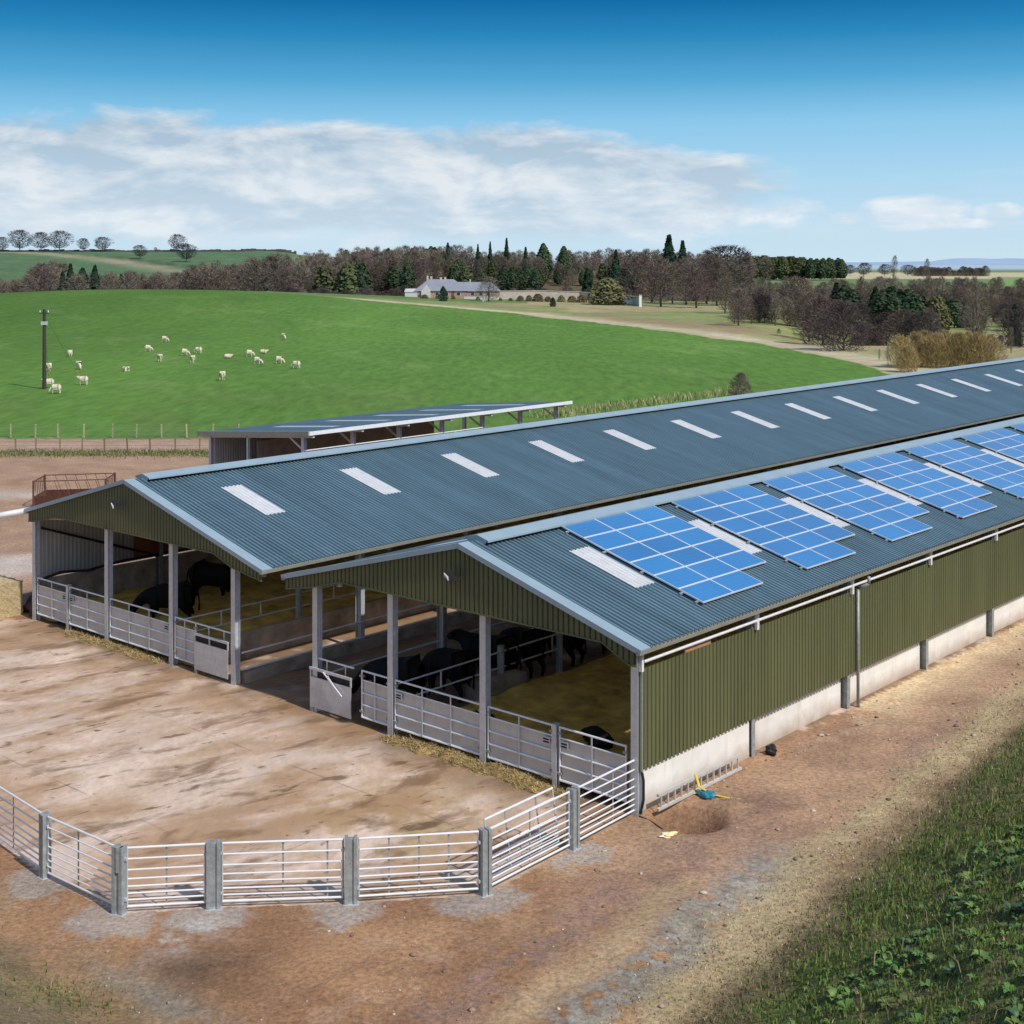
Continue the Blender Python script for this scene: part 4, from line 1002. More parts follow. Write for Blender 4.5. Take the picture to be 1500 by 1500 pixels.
def reg_twig(key, twig, count, H=10.0, **kw):
    KIND[key] = []
    for i in range(count):
        T, Cw = twiggy(sum(map(ord, key))+i*13, H, **kw); tm, cm = T.mesh(key+'_trunk', M['bark']), Cw.mesh(key+'_crown', M[twig[i % len(twig)]])
        W = MB(); W.add(T.v, T.f); W.mi = 1; W.add(Cw.v, Cw.f); KIND[key].append((tm, cm, W.mesh(key+'_whole', [M['bark'], M[twig[i % len(twig)]]]), H))
def reg_bare(key, twig, n, **kw):
    KIND[key] = []
    for i in range(n):
        T, Cw = bare(hash(key) % 97+i*13 if False else sum(map(ord, key))+i*13, **kw)
        tm, cm = T.mesh(key+'_trunk', M['bark']), Cw.mesh(key+'_crown', M[twig])
        W = MB(); W.add(T.v, T.f); W.mi = 1; W.add(Cw.v, Cw.f)
        KIND[key].append((tm, cm, W.mesh(key+'_whole', [M['bark'], M[twig]]), 10.0))
def reg_leaf(key, n, H, rad, prof, cnt, size, lo, hi, **kw):
    KIND[key] = []
    for i in range(n):
        T, (V, F, Cc) = leafy(sum(map(ord, key))+i*7, H, rad, prof, cnt, size, lo, hi, **kw)
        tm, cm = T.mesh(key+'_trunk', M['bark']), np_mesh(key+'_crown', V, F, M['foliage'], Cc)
        KIND[key].append((tm, cm, cm, H))
reg_twig('oak', ['twig_sky'], 5, rad=5.0, prof=lambda z: max(.02, 1-((z-.60)/.42)**2)**.5, n=1500, L=1.25, w=.10, z0=.20, up=.5, limbs=13, stem=.62)
reg_twig('wood', ['twig', 'twig_grey', 'twig', 'twig_purple'], 8, rad=2.9, prof=egg, n=1150, L=1.15, w=.060, z0=.10)
reg_twig('slim', ['twig_grey', 'twig'], 4, rad=1.7, prof=tall, n=620, L=1.0, w=.055, z0=.16, up=.9)
reg_twig('bush', ['twig_dark', 'twig_purple', 'twig'], 3, rad=5.2, prof=dome, n=2600, L=1.1, w=.085, z0=.0, up=.5, limbs=14, stem=.6)
reg_twig('willow', ['twig_gold'], 3, rad=4.6, prof=dome, n=2200, L=1.5, w=.085, z0=.0, up=1.3, limbs=14, stem=.6)
cone = lambda z: max(0.03, (1-z))**.72*(.66+.42*(1-(z*6.5) % 1))
reg_leaf('spruce', 3, 10, 2.3, cone, 1700, .34, (.008,.018,.012), (.030,.060,.034), flat=.25)
reg_leaf('pine', 4, 10, 2.6, lambda z: min(1, .35+z*1.5)*max(.05, 1-z**2.2)**.6, 1700, .36, (.016,.026,.014), (.055,.085,.040), z0=.10)
reg_leaf('olive_pine', 2, 10, 3.2, lambda z: min(1, z*2.6)*max(.05, 1-z)**.4, 1700, .40, (.028,.036,.016), (.095,.110,.045), z0=.05)
reg_leaf('yew', 2, 5, 1.55, lambda z: min(1, .55+z*1.6)*max(.02, 1-z)**.55, 1500, .16, (.006,.018,.012), (.018,.050,.030), z0=.01)
reg_leaf('shrub', 3, 4, 2.2, lambda z: min(1, .6+z*2)*max(.02, 1-z)**.42, 1300, .19, (.04,.042,.018), (.15,.145,.062), z0=.01)
reg_leaf('hedge', 2, 3, 2.0, lambda z: min(1, .7+z)*max(.02, 1-z)**.35, 900, .19, (.05,.035,.018), (.165,.11,.055), z0=.01)
cnt = {}
def tree(key, X, Y, H, name, label, cat='tree', group=None, wide=1.0, whole=False, z=None, i=None):
    k = cnt.get(key, 0) if i is None else i; cnt[key] = k+1
    tm, cm, wm, h0 = KIND[key][k % len(KIND[key])]; s = H/h0
    g = gz(X, Y) if z is None else z
    if whole:
        o = link(name, wm); o.location = (X, Y, g-.1)
    else:
        o = empty(name, (X, Y, g-.1))
        link('trunk', tm, o); link('crown', cm, o)
    o.rotation_euler = (0, 0, random.random()*6.28); o.scale = (s*wide, s*wide, s)
    return tag(o, label, cat, group)
def ptree(key, u, Y, vtop, name, label, cat='tree', group=None, wide=1.0, whole=False):
    X = (u-750)/FOC*Y; g = gz(X, Y); H = max(1.0, CAMH-(vtop-HOR)*Y/FOC-g)
    return tree(key, X, Y, H, name, label, cat, group, wide, whole)
# skyline trees on the left ridge
for u, Y, vt, w, lb in [(4,1035,347,.9,'bare tree cut off by the left photo edge on the ridge'), (29,1035,337,1.15,'broad bare tree, left of the three big ones on the ridge'), (60,1035,340,1.05,'bare tree in the middle of the three big ones on the ridge'),
    (87,1035,338,1.15,'rounded bare tree, right of the three big ones on the ridge'), (122,1035,349,.95,'thin pale bare tree right of the three big ridge trees'), (150,1035,347,1.25,'dark wide bare tree on the ridge beside a thin pale one'),
    (205,900,359,1.2,'bare tree standing in the slope field below the ridge line'), (228,1035,362,.8,'faint small bare tree on the ridge'), (259,1035,343,1.0,'tall lone bare tree on the ridge'), (273,870,357,1.25,'bare tree below and right of the tall lone ridge tree')]:
    ptree('oak', u, Y, vt, 'bare_tree', lb, wide=w)
for i, (u, vt) in enumerate([(322,369), (345,367), (368,368), (388,371), (407,372), (432,367)]):
    ptree('bush', u, 1020, vt, 'hedgerow_bush', 'bare hedgerow bush on the skyline between the ridge trees and the wood', 'bush', 'hedgerow bushes on the skyline', 1.1, True)
b = MB()
for k in range(60):
    X0 = (-10+k*7.4-750)/FOC*1040; X1 = (-10+(k+1)*7.4-750)/FOC*1040
    z0 = gz(X0, 1040)+random.uniform(1.2, 2.1); b.prism([(X0,1040,gz(X0,1040)-1), (X1,1040,gz(X1,1040)-1), (X1,1040,z0), (X0,1040,z0+random.uniform(-.3,.3))], (0,1.5,0))
tag(b.build('ridge_hedge', M['twig_dark']), 'thin dark hedge along the ridge line under the skyline trees', 'hedge')
# belt of trees behind the sheep field
for u, vt, k, w, lb in [(38,410,'yew',1.2,'low dark evergreen at the left end of the tree belt'), (92,398,'spruce',1.0,'dark evergreen left of the tall spruce in the belt'), (103,387,'spruce',.9,'tall dark spruce in the left tree belt'), (121,393,'yew',.9,'rounded dark evergreen right of the tall belt spruce'),
    (139,389,'spruce',1.0,'second tall dark spruce in the left tree belt'), (160,407,'yew',.7,'small dark evergreen left of the column yew'), (178,402,'yew',.75,'dark column shaped evergreen in the belt'), (218,411,'yew',.8,'lone small dark evergreen above the field crest'),
    (385,406,'yew',.9,'dark evergreen where the belt meets the wood'), (457,432,'yew',1.3,'low dark bush at the wood edge left of the house'), (337,425,'yew',.7,'small dark evergreen in the right half of the belt')]:
    ptree(k, u, 560, vt, 'evergreen_tree', lb, wide=w)
for i in range(64):
    u = -20+i*7.0+random.uniform(-4, 4); Y = random.choice((535, 575, 610))+random.uniform(-12, 12)
    top = 402 if u > 30 else 412
    if 45 < u < 100: top = 384
    if u > 270: top = 392-(u-270)*.12
    ptree('wood' if i % 3 else 'slim', u, Y, top+random.uniform(-5, 9), 'bare_tree', 'bare brown tree in the belt behind the sheep field', group='bare trees of the left tree belt', wide=1.25, whole=True)
# wood behind the house: the trees one can tell apart are things, the rows massed behind them one woodland
reg_twig('mass', ['twig', 'twig_grey', 'twig_purple'], 6, rad=3.1, prof=egg, n=330, L=1.7, w=.13, z0=.06, limbs=5)
def mass(name, label, cat, items, mats):
    VV = []; FF = []; SS = []; MI = []; nv = 0
    for me, X, Y, H, wide, a in items:
        n = len(me.vertices); co = np.empty(n*3, np.float32); me.vertices.foreach_get('co', co); co = co.reshape(-1, 3)*(H/10)*np.array([wide, wide, 1]); ca, sa = math.cos(a), math.sin(a)
        VV.append(np.stack([co[:, 0]*ca-co[:, 1]*sa+X, co[:, 0]*sa+co[:, 1]*ca+Y, co[:, 2]+gz(X, Y)-.1], -1))
        nl = len(me.loops); li = np.empty(nl, np.int32); me.loops.foreach_get('vertex_index', li); FF.append(li+nv); nv += n
        k = len(me.polygons); t_ = np.empty(k, np.int32); me.polygons.foreach_get('loop_total', t_); SS.append(t_); mi = np.empty(k, np.int32); me.polygons.foreach_get('material_index', mi)
        tab = np.array([mats.index(q) for q in me.materials]); MI.append(tab[mi])
    V = np.concatenate(VV); L = np.concatenate(FF); S = np.concatenate(SS); me = bpy.data.meshes.new(name)
    me.vertices.add(len(V)); me.vertices.foreach_set('co', V.astype(np.float32).ravel()); me.loops.add(len(L)); me.loops.foreach_set('vertex_index', L)
    me.polygons.add(len(S)); me.polygons.foreach_set('loop_start', np.concatenate([[0], np.cumsum(S)[:-1]]).astype(np.int32))
    try: me.polygons.foreach_set('loop_total', S)
    except Exception: pass
    for q in mats: me.materials.append(q)
    me.polygons.foreach_set('material_index', np.concatenate(MI).astype(np.int32)); me.update(calc_edges=True)
    return tag(link(name, me), label, cat, None, 'stuff')
top = pw([(395,378), (450,370), (520,364), (600,359), (660,362), (740,366), (850,370), (905,364), (960,366), (1010,368), (1090,372)])
for i in range(92):
    u = 395+(i+random.random())*7.6; Y = random.choice((585, 615, 645))+random.uniform(-14, 14)
    ptree('wood' if i % 4 else 'slim', u, Y, top(u)+13+random.uniform(-6, 10), 'bare_tree', 'bare brown tree in the front rows of the wood behind the house', group='bare trees of the wood behind the house', wide=1.2, whole=True)
items = []
for i in range(330):
    u = 392+random.random()*705; Y = random.choice((690, 735, 780, 825))+random.uniform(-20, 20); vt = top(u)+(825-Y)*.055+random.uniform(-3, 6)
    X = (u-750)/FOC*Y; items.append((random.choice(KIND['mass'])[2], X, Y, max(3, CAMH-(vt-HOR)*Y/FOC-gz(X, Y)), 1.15, random.random()*6.28))
mass('woodland', 'dense brown leafless woodland massed behind the house', 'woodland', items, [M['bark'], M['twig'], M['twig_grey'], M['twig_purple']])
for i in range(112):
    u = random.uniform(470, 1010) if i > 16 else random.uniform(480, 640); Y = random.choice((575, 610, 660, 720, 780))+random.uniform(-15, 15)
    dv = (800-Y)*.085
    if i <= 16: Y = 830; dv = 0
    ptree('olive_pine' if i % 5 == 4 else 'pine', u, Y, top(u)+dv+random.uniform(0, 12), 'pine_tree', 'dark green pine in the wood behind the house', group='pines of the wood behind the house', wide=1.15, whole=True)
for u, Y, vt, k, w, lb in [(656,640,356,'spruce',.75,'pointed spruce above the skyline, left of the house roofline trees'), (700,650,358,'spruce',.6,'slender conifer above the skyline, left of three'), (718,650,354,'spruce',.55,'slender conifer above the skyline, middle of three'), (742,650,349,'spruce',.6,'tallest slender conifer above the middle of the wood'),
    (770,640,362,'spruce',.8,'dark conifer right of the tallest slender one'), (796,620,357,'pine',.9,'flat topped pine above the skyline'), (826,640,361,'pine',.9,'second flat topped pine above the skyline, farther right'), (902,560,366,'spruce',.8,'dark conifer above the round garden shrub'), (980,560,345,'spruce',1.05,'tallest dark conifer of the whole wood, right of centre'),
    (1000,570,353,'spruce',.9,'conifer right beside the tallest dark one'), (1016,470,384,'yew',.75,'slim dark yew among purple bare trees'), (860,560,392,'spruce',1.2,'dark evergreen behind the garden wall')]:
    ptree(k, u, Y, vt, 'conifer_tree', lb, wide=w)
ptree('oak', 1064, 480, 360, 'bare_tree', 'big round-crowned bare tree at the right end of the wood', wide=1.15)
for u, Y, vt, w in [(930,470,376,1.2), (955,440,368,1.15), (985,430,384,1.1), (1005,420,378,1.1), (1035,430,374,1.1), (1050,410,384,1.2), (1078,420,382,1.2), (968,400,378,1.2), (1020,390,385,1.2), (1045,460,372,1.2)]:
    ptree('wood', u, Y, vt, 'bare_tree', 'purple-brown bare tree at the right end of the wood', group='purple bare trees right of the garden', wide=w*1.15)
for i in range(74):
    u = 392+i*9.4+random.uniform(-4, 4)
    ptree('bush', u, random.uniform(505, 560), 424+random.uniform(-7, 6), 'bush', 'low bare undergrowth bush along the edge of the wood', 'bush', 'undergrowth along the wood edge', 1.2, True)
# garden in front of the wood
GAR = [('yew', 649, 405, 421, 1.0, 'conical_evergreen', 'dark conical evergreen on the lawn in front of the house'), ('wood', 716, 415, 407, 1.35, 'bare_tree', 'small brown tree on the lawn at the right end of the house'), ('shrub', 890, 410, 409, 1.25, 'round_shrub', 'big pale round shrub in front of the garden wall'),
       ('yew', 810, 385, 437, 1.1, 'low_bush', 'small dark bush on the rough ground below the garden wall'), ('hedge', 622, 425, 433, 1.3, 'bush', 'dark rounded bush beside the white end of the house'), ('hedge', 870, 420, 446, 2.0, 'low_hedge', 'low reddish clump on the bare ground right of the garden')]
for k, u, Y, vt, w, nm, lb in GAR: ptree(k, u, Y, vt-2, nm, lb, 'shrub' if k != 'wood' else 'tree', wide=w*1.3)
for i, (u, vt) in enumerate([(640,436), (664,436), (700,440), (733,436), (748,438), (762,433), (775,432), (788,430), (803,434), (822,432), (838,433), (852,432), (868,434), (905,436), (918,437)]):
    ptree('hedge' if i % 3 else 'shrub', u, 428, vt, 'garden_shrub', 'brownish garden shrub along the house front and garden wall', 'shrub', 'shrubs along the garden wall', 1.25, True)
# trees on the plain and in the hollow on the right
for i in range(34):
    u = 1084+i*4.5; light = u < 1180
    ptree('olive_pine' if light and i % 3 else 'pine' if not light else 'wood', u, 1000+random.uniform(0, 60), (376 if light else 379)+random.uniform(-1.5, 3), 'pine_tree' if light else 'dark_pine', 'light olive pine of the plantation on the plain' if light and i % 3 else 'tree of the plantation on the plain', group='plantation on the plain', wide=1.3, whole=True)
for u, Y, vt, k, w, lb in [(1265,1250,385,'oak',1.2,'lone round bare tree on the skyline of the plain'), (1296,1300,387,'oak',1.2,'small bare tree left of the tall thin one on the plain'), (1309,1000,374,'slim',.9,'tall thin bare tree rising over the far hedge'), (1330,1300,388,'oak',1.4,'low bare tree just right of the tall thin one'), (1358,700,379,'slim',.8,'thin bare tree with pale top above the hollow'), (1245,1400,388,'oak',1.2,'tiny pale bare tree on the skyline')]:
    ptree(k, u, Y, vt, 'bare_tree', lb, wide=w)
for i in range(22):
    u = 1340+i*5+random.uniform(-1, 1); ptree('bush', u, 1330, 391+random.uniform(-2, 2)+(4 if 1395 < u < 1405 else 0), 'hedge_tree', 'brown hedge tree on the far edge of the plain', 'tree', 'far hedge trees on the plain', 1.1, True)
for u, Y, vb, vt, k, w, lb in [(1236,205,0,441,'bush',1.15,'big dense dark bare bush at the lower end of the rough slope'), (1205,225,0,433,'bush',1.1,'dense bare bush behind the biggest dark one'), (1185,250,0,428,'wood',1.2,'brown bare tree left of the dense bushes'), (1141,262,0,481,'bush',.9,'small lone bush on the rough strip by the field edge'),
    (1112,300,0,420,'wood',1.35,'spreading bare tree with pale trunk on the green bank'), (1165,300,0,404,'wood',1.2,'tall bare tree in the middle of the hollow'), (1148,330,0,412,'wood',1.2,'bare tree left of the tall one in the hollow'), (1180,330,0,408,'wood',1.1,'bare tree right of the tall one in the hollow'),
    (1086,330,0,418,'wood',1.2,'bare tree left of the spreading one on the green bank'), (1062,350,0,405,'wood',1.2,'bare tree at the edge of the purple trees'), (1372,330,0,432,'shrub',.9,'round greenish shrub on the pale slope'), (1432,255,0,405,'slim',1.0,'tall slim bare tree with pale trunk above the willows'),
    (1425,300,0,420,'wood',1.1,'bare tree behind the slim pale trunk'), (1440,330,0,428,'olive_pine',.6,'rounded evergreen beside the slim pale trunk'), (1486,230,0,446,'spruce',1.0,'dark evergreen near the right photo edge'), (1496,215,0,452,'bush',1.2,'purple bare bush cut off by the right photo edge'), (1466,205,0,490,'bush',.8,'grey bush right of the willows'), (1481,200,0,478,'slim',.9,'thin pale stem beside the right photo edge')]:
    ptree(k, u, Y, vt, 'bush' if k in ('bush', 'shrub') else 'bare_tree' if k in ('wood', 'slim') else 'evergreen_tree', lb, 'bush' if k in ('bush', 'shrub') else 'tree', wide=w)
for i, (u, vt, Y) in enumerate([(1225,414,380), (1238,418,370), (1248,424,360), (1282,420,360), (1295,424,345), (1306,420,345), (1318,424,335), (1330,424,335), (1342,430,330), (1352,434,330), (1385,436,345), (1398,436,340), (1412,438,340), (1290,432,330), (1310,434,325), (1326,436,320)]):
    ptree('spruce' if i % 3 == 0 else 'pine', u, Y, vt, 'evergreen_tree', 'dark green evergreen in the hollow right of the field', group='evergreens in the hollow', wide=1.5)
for i in range(74):
    u = 1088+(i+random.random())*5.7; Y = random.uniform(380, 560)
    ptree('wood' if i % 3 else 'slim', u, Y, 411+random.uniform(-7, 9), 'bare_tree', 'bare brown tree at the back of the hollow', group='bare trees at the back of the hollow', wide=1.2, whole=True)
for i in range(120):
    u = 1090+random.random()*420; Y = random.uniform(300, 520)
    if Y < 360 and (1140 < u < 1175 or 1265 < u < 1400): Y += 90
    ptree('bush' if i % 3 else 'wood', u, Y, HOR+(CAMH-random.uniform(2.5, 6.5)+2)*FOC/Y, 'bush', 'bare brown scrub in the hollow right of the field', 'bush', 'scrub in the hollow', 1.1, True)
for i in range(30):
    f = (i+random.random())/30; u = 985+f*300; v = 466+f*46-random.random()*9; X, Y = spot(u, v); X += 9+random.random()*10; Y += 12
    if 0.40 < f < .62 and i % 2: continue
    tree('bush' if i % 3 else 'wood', X, Y, random.uniform(3.0, 7.5), 'bush', 'bare brown bush along the strip beyond the field edge', 'bush', 'bushes along the strip beyond the field', 1.15, True)
for i in range(16):
    u = 1072+i*10.5+random.uniform(-4, 4); Y = random.uniform(265, 345)
    ptree('wood' if i % 3 else 'slim', u, Y, 424+random.uniform(-9, 12)+(u-1072)*.06, 'bare_tree', 'bare brown tree on the bank at the left of the hollow', group='bare trees on the bank of the hollow', wide=1.25, whole=True)
for i, (u, vt, Y) in enumerate([(1322,492,172), (1340,486,174), (1356,484,180), (1372,488,172), (1388,484,178), (1404,487,172), (1420,486,180), (1436,487,172), (1330,505,165), (1450,490,178)]):
    ptree('willow', u, Y, vt, 'willow_bush', 'golden willow bush of the thicket below the hollow', 'willow', 'golden willow thicket', 1.15)
for u, v, vt, lb in [(1085,582,545,'thin brown shrub at the near field edge above the barn ridge'), (1145,585,569,'low brown shrub right of the thin one above the barn ridge')]:
    X, Y = spot(u, v+22); cnt['bush'] = 2; ptree('bush', u, Y, vt, 'shrub', lb, 'shrub', wide=.75 if u < 1100 else 1.6)
for u in (1288, 1300):
    ptree('slim', u, 185, 505 if u == 1300 else 510, 'sapling', 'leafless sapling on the bare ground left of the willows', 'sapling', 'saplings left of the willows', .7)

# ------------------------------------------------------------------ house and garden walls
def house():
    t = thing('bungalow', 'long low stone house with slate hipped roof and white end by the wood', 'house', (-31, 437, gz(-20, 437)))
    def block(x0, x1, y0, y1, ze, zr, hip, wall):
        MB().box(x0, x1, y0, y1, -.6, ze).build('wall', wall, t); ym = (y0+y1)/2; o = .4
        b = MB(); b.add([(x0-o,y0-o,ze-.05),(x1+o,y0-o,ze-.05),(x1+o,y1+o,ze-.05),(x0-o,y1+o,ze-.05),(x0+hip,ym,zr),(x1-hip,ym,zr)], [(0,1,5,4),(1,2,5),(2,3,4,5),(3,0,4),(3,2,1,0)])
        return b.build('roof', M['slate'], t)
    r = block(.5, 16.5, 0, 10, 2.3, 5.9, 4.0, M['stone']); r2 = block(11, 27, 1.5, 9, 2.2, 5.0, 2.5, M['stone'])
    for x, y, h in ((4.2,5,7.0), (5.4,5,6.8), (8.4,5,6.5), (9.8,5,6.6)): MB().box(x-.3, x+.3, y-.3, y+.3, 4.5, h).build('chimney', M['wallstone'], r)
    MB().box(17.5, 17.9, 5, 5.4, 4.3, 5.9).build('chimney', M['wallstone'], r2)
    MB().prism([(2.6,-1.2,-.3), (5.4,-1.2,-.3), (5.4,-1.2,2.3), (4.0,-1.2,4.1), (2.6,-1.2,2.3)], (0, 5, 0)).build('white_gable', M['house_white'], t)
    c = MB().box(-2.6, 1.2, -.5, 5, -.5, 2.0).build('conservatory', M['house_white'], t); b = MB(); b.add([(-2.8,-.7,1.98),(1.4,-.7,1.98),(1.4,5,2.9),(-2.8,5,2.9)], [(0,1,2,3)]); b.build('conservatory_roof', M['house_white'], c)
    for x in (7.5, 10.5, 14.2, 18.6, 21.2, 23.6):
        y = 0 if x < 16 else 1.5
        w = MB().box(x-.6, x+.6, y-.06, y+.05, .8, 1.9).build('window', M['house_white'], t); MB().box(x-.5, x+.5, y-.09, y-.03, .9, 1.8).build('pane', M['glass'], w)
    d = MB().box(12.0, 12.9, -.07, .05, 0, 2.0).build('door', M['redboard'], t)
    MB().box(16, 27, -1.6, -1.3, -.4, .5).build('terrace_wall', M['house_white'], t)
house()
def wall(name, label, pts, m, w=.4):
    t = thing(name, label, 'wall', (pts[0][0], pts[0][1], 0))
    b = MB()
    for (x0, y0, z0), (x1, y1, z1) in zip(pts[:-1], pts[1:]):
        g0, g1 = gz(x0, y0)-.5, gz(x1, y1)-.5; ox, oy = pts[0][:2]
        b.prism([(x0-ox,y0-oy,g0), (x1-ox,y1-oy,g1), (x1-ox,y1-oy,z1), (x0-ox,y0-oy,z0)], (0, w, 0))
    b.build('masonry', m, t); b = MB()
    for (x0, y0, z0), (x1, y1, z1) in zip(pts[:-1], pts[1:]): ox, oy = pts[0][:2]; b.bar((x0-ox,y0-oy+w/2,z0+.1), (x1-ox,y1-oy+w/2,z1+.1), .7, .2)
    b.build('coping', M['wallstone'], t)
PX = lambda u, Y, v: ((u-750)/FOC*Y, Y, CAMH-(v-HOR)*Y/FOC)
wall('garden_wall', 'long beige stone wall of the garden right of the house', [PX(722,470,427), PX(790,470,426), PX(850,468,428), PX(880,462,431)], M['wallstone'])
wall('garden_wall', 'lower pale garden wall right of the big round shrub', [PX(896,440,432), PX(920,420,434), PX(940,400,436)], M['whitewash'], .25)
X, Y = PX(938,396,0)[:2]; t = thing('gate_pillar', 'pale pillar at the right end of the garden wall', 'pillar', (X, Y, gz(X, Y))); MB().box(-.35,.35,-.35,.35,-.3,3.2).build('shaft', M['whitewash'], t); MB().box(-.45,.45,-.45,.45,3.2,3.4).build('cap', M['wallstone'], t)
X, Y = PX(709,415,0)[:2]; t = thing('garden_statue', 'small white obelisk ornament on the lawn', 'ornament', (X, Y, gz(X, Y))); MB().box(-.5,.5,-.5,.5,-.2,.5).build('plinth', M['whitewash'], t); MB().tube((0,0,.5),(0,0,2.3),.38,.12,8).build('obelisk', M['whitewash'], t)
# ------------------------------------------------------------------ grass, weeds, stones, loose straw
def blades(n, sampler, hmin, hmax, wd, pal, lean=.5, curve=.3):
    X, Y, S = sampler(n); n = len(X); Z = height(X, Y)-.02
    a = rng.random(n)*2*PI; h = rng.uniform(hmin, hmax, n)*S; w = wd*rng.uniform(.6, 1.3, n)*np.sqrt(S); ln = rng.uniform(0, lean, n)*h; b = rng.random(n)*2*PI
    P = np.stack([X, Y, Z], -1); s = np.stack([np.cos(a)*w, np.sin(a)*w, 0*a], -1)
    m = P+np.stack([np.cos(b)*ln*.3, np.sin(b)*ln*.3, h*.6], -1); t = P+np.stack([np.cos(b)*ln, np.sin(b)*ln, h*(1-curve*rng.random(n))], -1)
    V = np.stack([P-s, P+s, m+s*.7, t, m-s*.7], 1).reshape(-1, 3); F = (np.array([[0,1,2],[0,2,4],[4,2,3]])[None]+np.arange(n)[:, None, None]*5).reshape(-1, 3)
    pal = np.array(pal); c = pal[rng.integers(0, len(pal), n)]*rng.uniform(.65, 1.35, (n, 1))
    return V, F, np.repeat(c, 5, 0)
M['grass'] = attrmat('grass_blade', .8, .1, 1, .15, 5, 0); M['leaf'] = attrmat('weed_leaf', .55, .12, 4, .2, 15, 0, spec=.4)
def local_df(X, Y):
    lx, ly = W2L(X, Y); foot = lx-(4.55-.09*np.clip(ly, -20, 60)); return lx, ly, foot
def bank_sampler(kind):
    def f(n):
        N = n*14; r = 9+rng.random(N)**1.4*46; u = rng.uniform(-.44, .44, N); X = u*r; Y = r
        lx, ly, foot = local_df(X, Y); n1 = fbm(X*.35, Y*.35, 31); n2 = fbm(X*1.5, Y*1.5, 33, 5)
        p = np.where(kind == 'green', ss(.42, .56, n1)*ss(.7, 1.8, foot)*.8+.16*ss(.5, 1.2, foot)+ss(2.4, 4.6, foot)*.45+ss(.7, 1.8, foot)*ss(-10, -4, ly)*.6, 0)
        if kind == 'dry': p = ss(.2, 1.0, foot)*(1-ss(8, 12, foot))*(.35+.5*ss(.55, .35, n1))
        if kind == 'foot': p = np.exp(-((foot-.2)/.7)**2)*ss(-9, -6, ly)
        lf = ss(-.2, 1.0, (-12.6-ly)*.82)*(lx < 3); 
        if kind != 'foot': p = np.maximum(p, lf*.9*np.exp(-(((X+7.5)/1.1)**2+((Y-24.6)/.55)**2)) if kind == 'green' else lf*.10)
        keep = rng.random(N) < p
        X = X[keep][:n]; Y = Y[keep][:n]; r = r[keep][:n]
        return X, Y, np.clip(r/22, .55, 1.25)
    return f
def stuff(name, label, cat, parts, mat):
    n = 0; VV = []; FF = []; CC = []
    for V, F, C in parts: VV.append(V); FF.append(F+n); CC.append(C); n += len(V)
    o = link(name, np_mesh(name, np.concatenate(VV), np.concatenate(FF), mat, np.concatenate(CC))); return tag(o, label, cat, None, 'stuff')
G1 = [(.105,.185,.032), (.14,.215,.045), (.08,.135,.03), (.19,.21,.075)]; G2 = [(.27,.22,.11), (.21,.165,.085), (.16,.12,.07), (.34,.29,.15)]
stuff('bank_grass', 'rough green grass growing on the steep bank', 'grass', [blades(95000, bank_sampler('green'), .04, .14, .012, G1), blades(1500, bank_sampler('green'), .25, .5, .007, G2, .8)], M['grass'])
stuff('dry_grass', 'dry brown grass on the face of the bank', 'dry grass', [blades(52000, bank_sampler('dry'), .02, .10, .011, G2+[(.10,.11,.035)], .9)], M['grass'])
stuff('pale_grass', 'pale straw-coloured grass along the foot of the bank', 'dry grass', [blades(26000, bank_sampler('foot'), .02, .075, .010, [(.46,.38,.19), (.38,.31,.15), (.52,.44,.24), (.22,.22,.08)], .9)], M['grass'])
def leaves(n):
    # broad weed leaves gathered in rosettes
    N = n*30; r = 8+rng.random(N)**1.1*20; u = rng.uniform(-.05, .46, N); X = u*r; Y = r; lx, ly, foot = local_df(X, Y)
    nn = .5*fbm(X*.35+3, Y*.35, 91, 3)+.5*fbm(X*2.6, Y*2.6, 93, 3); k = (foot > 2.4) & (rng.random(N) < (.06+ss(.47, .60, nn)+.45*ss(18, 12, r))*ss(2.4, 5.2, foot)); X, Y = X[k][:n], Y[k][:n]; n = len(X)
    V = []; C = []; F = []
    for i in range(n):
        z = gz(X[i], Y[i]); m = rng.integers(5, 11); ph = rng.random()*6.28; base = np.array(((.075,.155,.025), (.095,.18,.035), (.05,.10,.035), (.12,.18,.04))[rng.integers(0, 4)])*rng.uniform(.7, 1.3); s0 = rng.uniform(.55, 1.15)
        for j in range(m):
            a = ph+j*2.4; L = s0*rng.uniform(.08, .165); w = L*rng.uniform(.26, .40); el = rng.uniform(.25, 1.1); d = np.array([math.cos(a), math.sin(a), 0]); sd = np.array([-math.sin(a), math.cos(a), 0]); up = np.array([0, 0, 1.])
            o = np.array([X[i], Y[i], z])+d*.02; p1 = o+d*L*.35*math.cos(el)+up*L*.5*math.sin(el); p2 = p1+d*L*.4*math.cos(el*.5)+up*L*.22*math.sin(el); p3 = p2+d*L*.35-up*L*.10
            cr = up*w*.18; q = len(V)
            V += [o-sd*w*.12, o+sd*w*.12, p1-sd*w*.8+cr, p1, p1+sd*w*.8+cr, p2-sd*w*.75+cr, p2, p2+sd*w*.75+cr, p3]
            F += [(q, q+3, q+2, q+2), (q, q+1, q+4, q+3), (q+2, q+3, q+6, q+5), (q+3, q+4, q+7, q+6), (q+5, q+6, q+8, q+8), (q+6, q+7, q+8, q+8)]
            cc = base*rng.uniform(.75, 1.25); C += [cc]*9
    T = []
    for f in F:
        T.append(f[:3])
        if f[3] != f[2]: T.append((f[0], f[2], f[3]))
    return np.array(V), np.array(T), np.array(C)
V, F, C = leaves(2400)
o = link('bank_weeds', np_mesh('bank_weeds', V, F, M['leaf'], C, True)); tag(o, 'broad-leaved green weeds on the upper bank at the lower right', 'weeds', None, 'stuff')
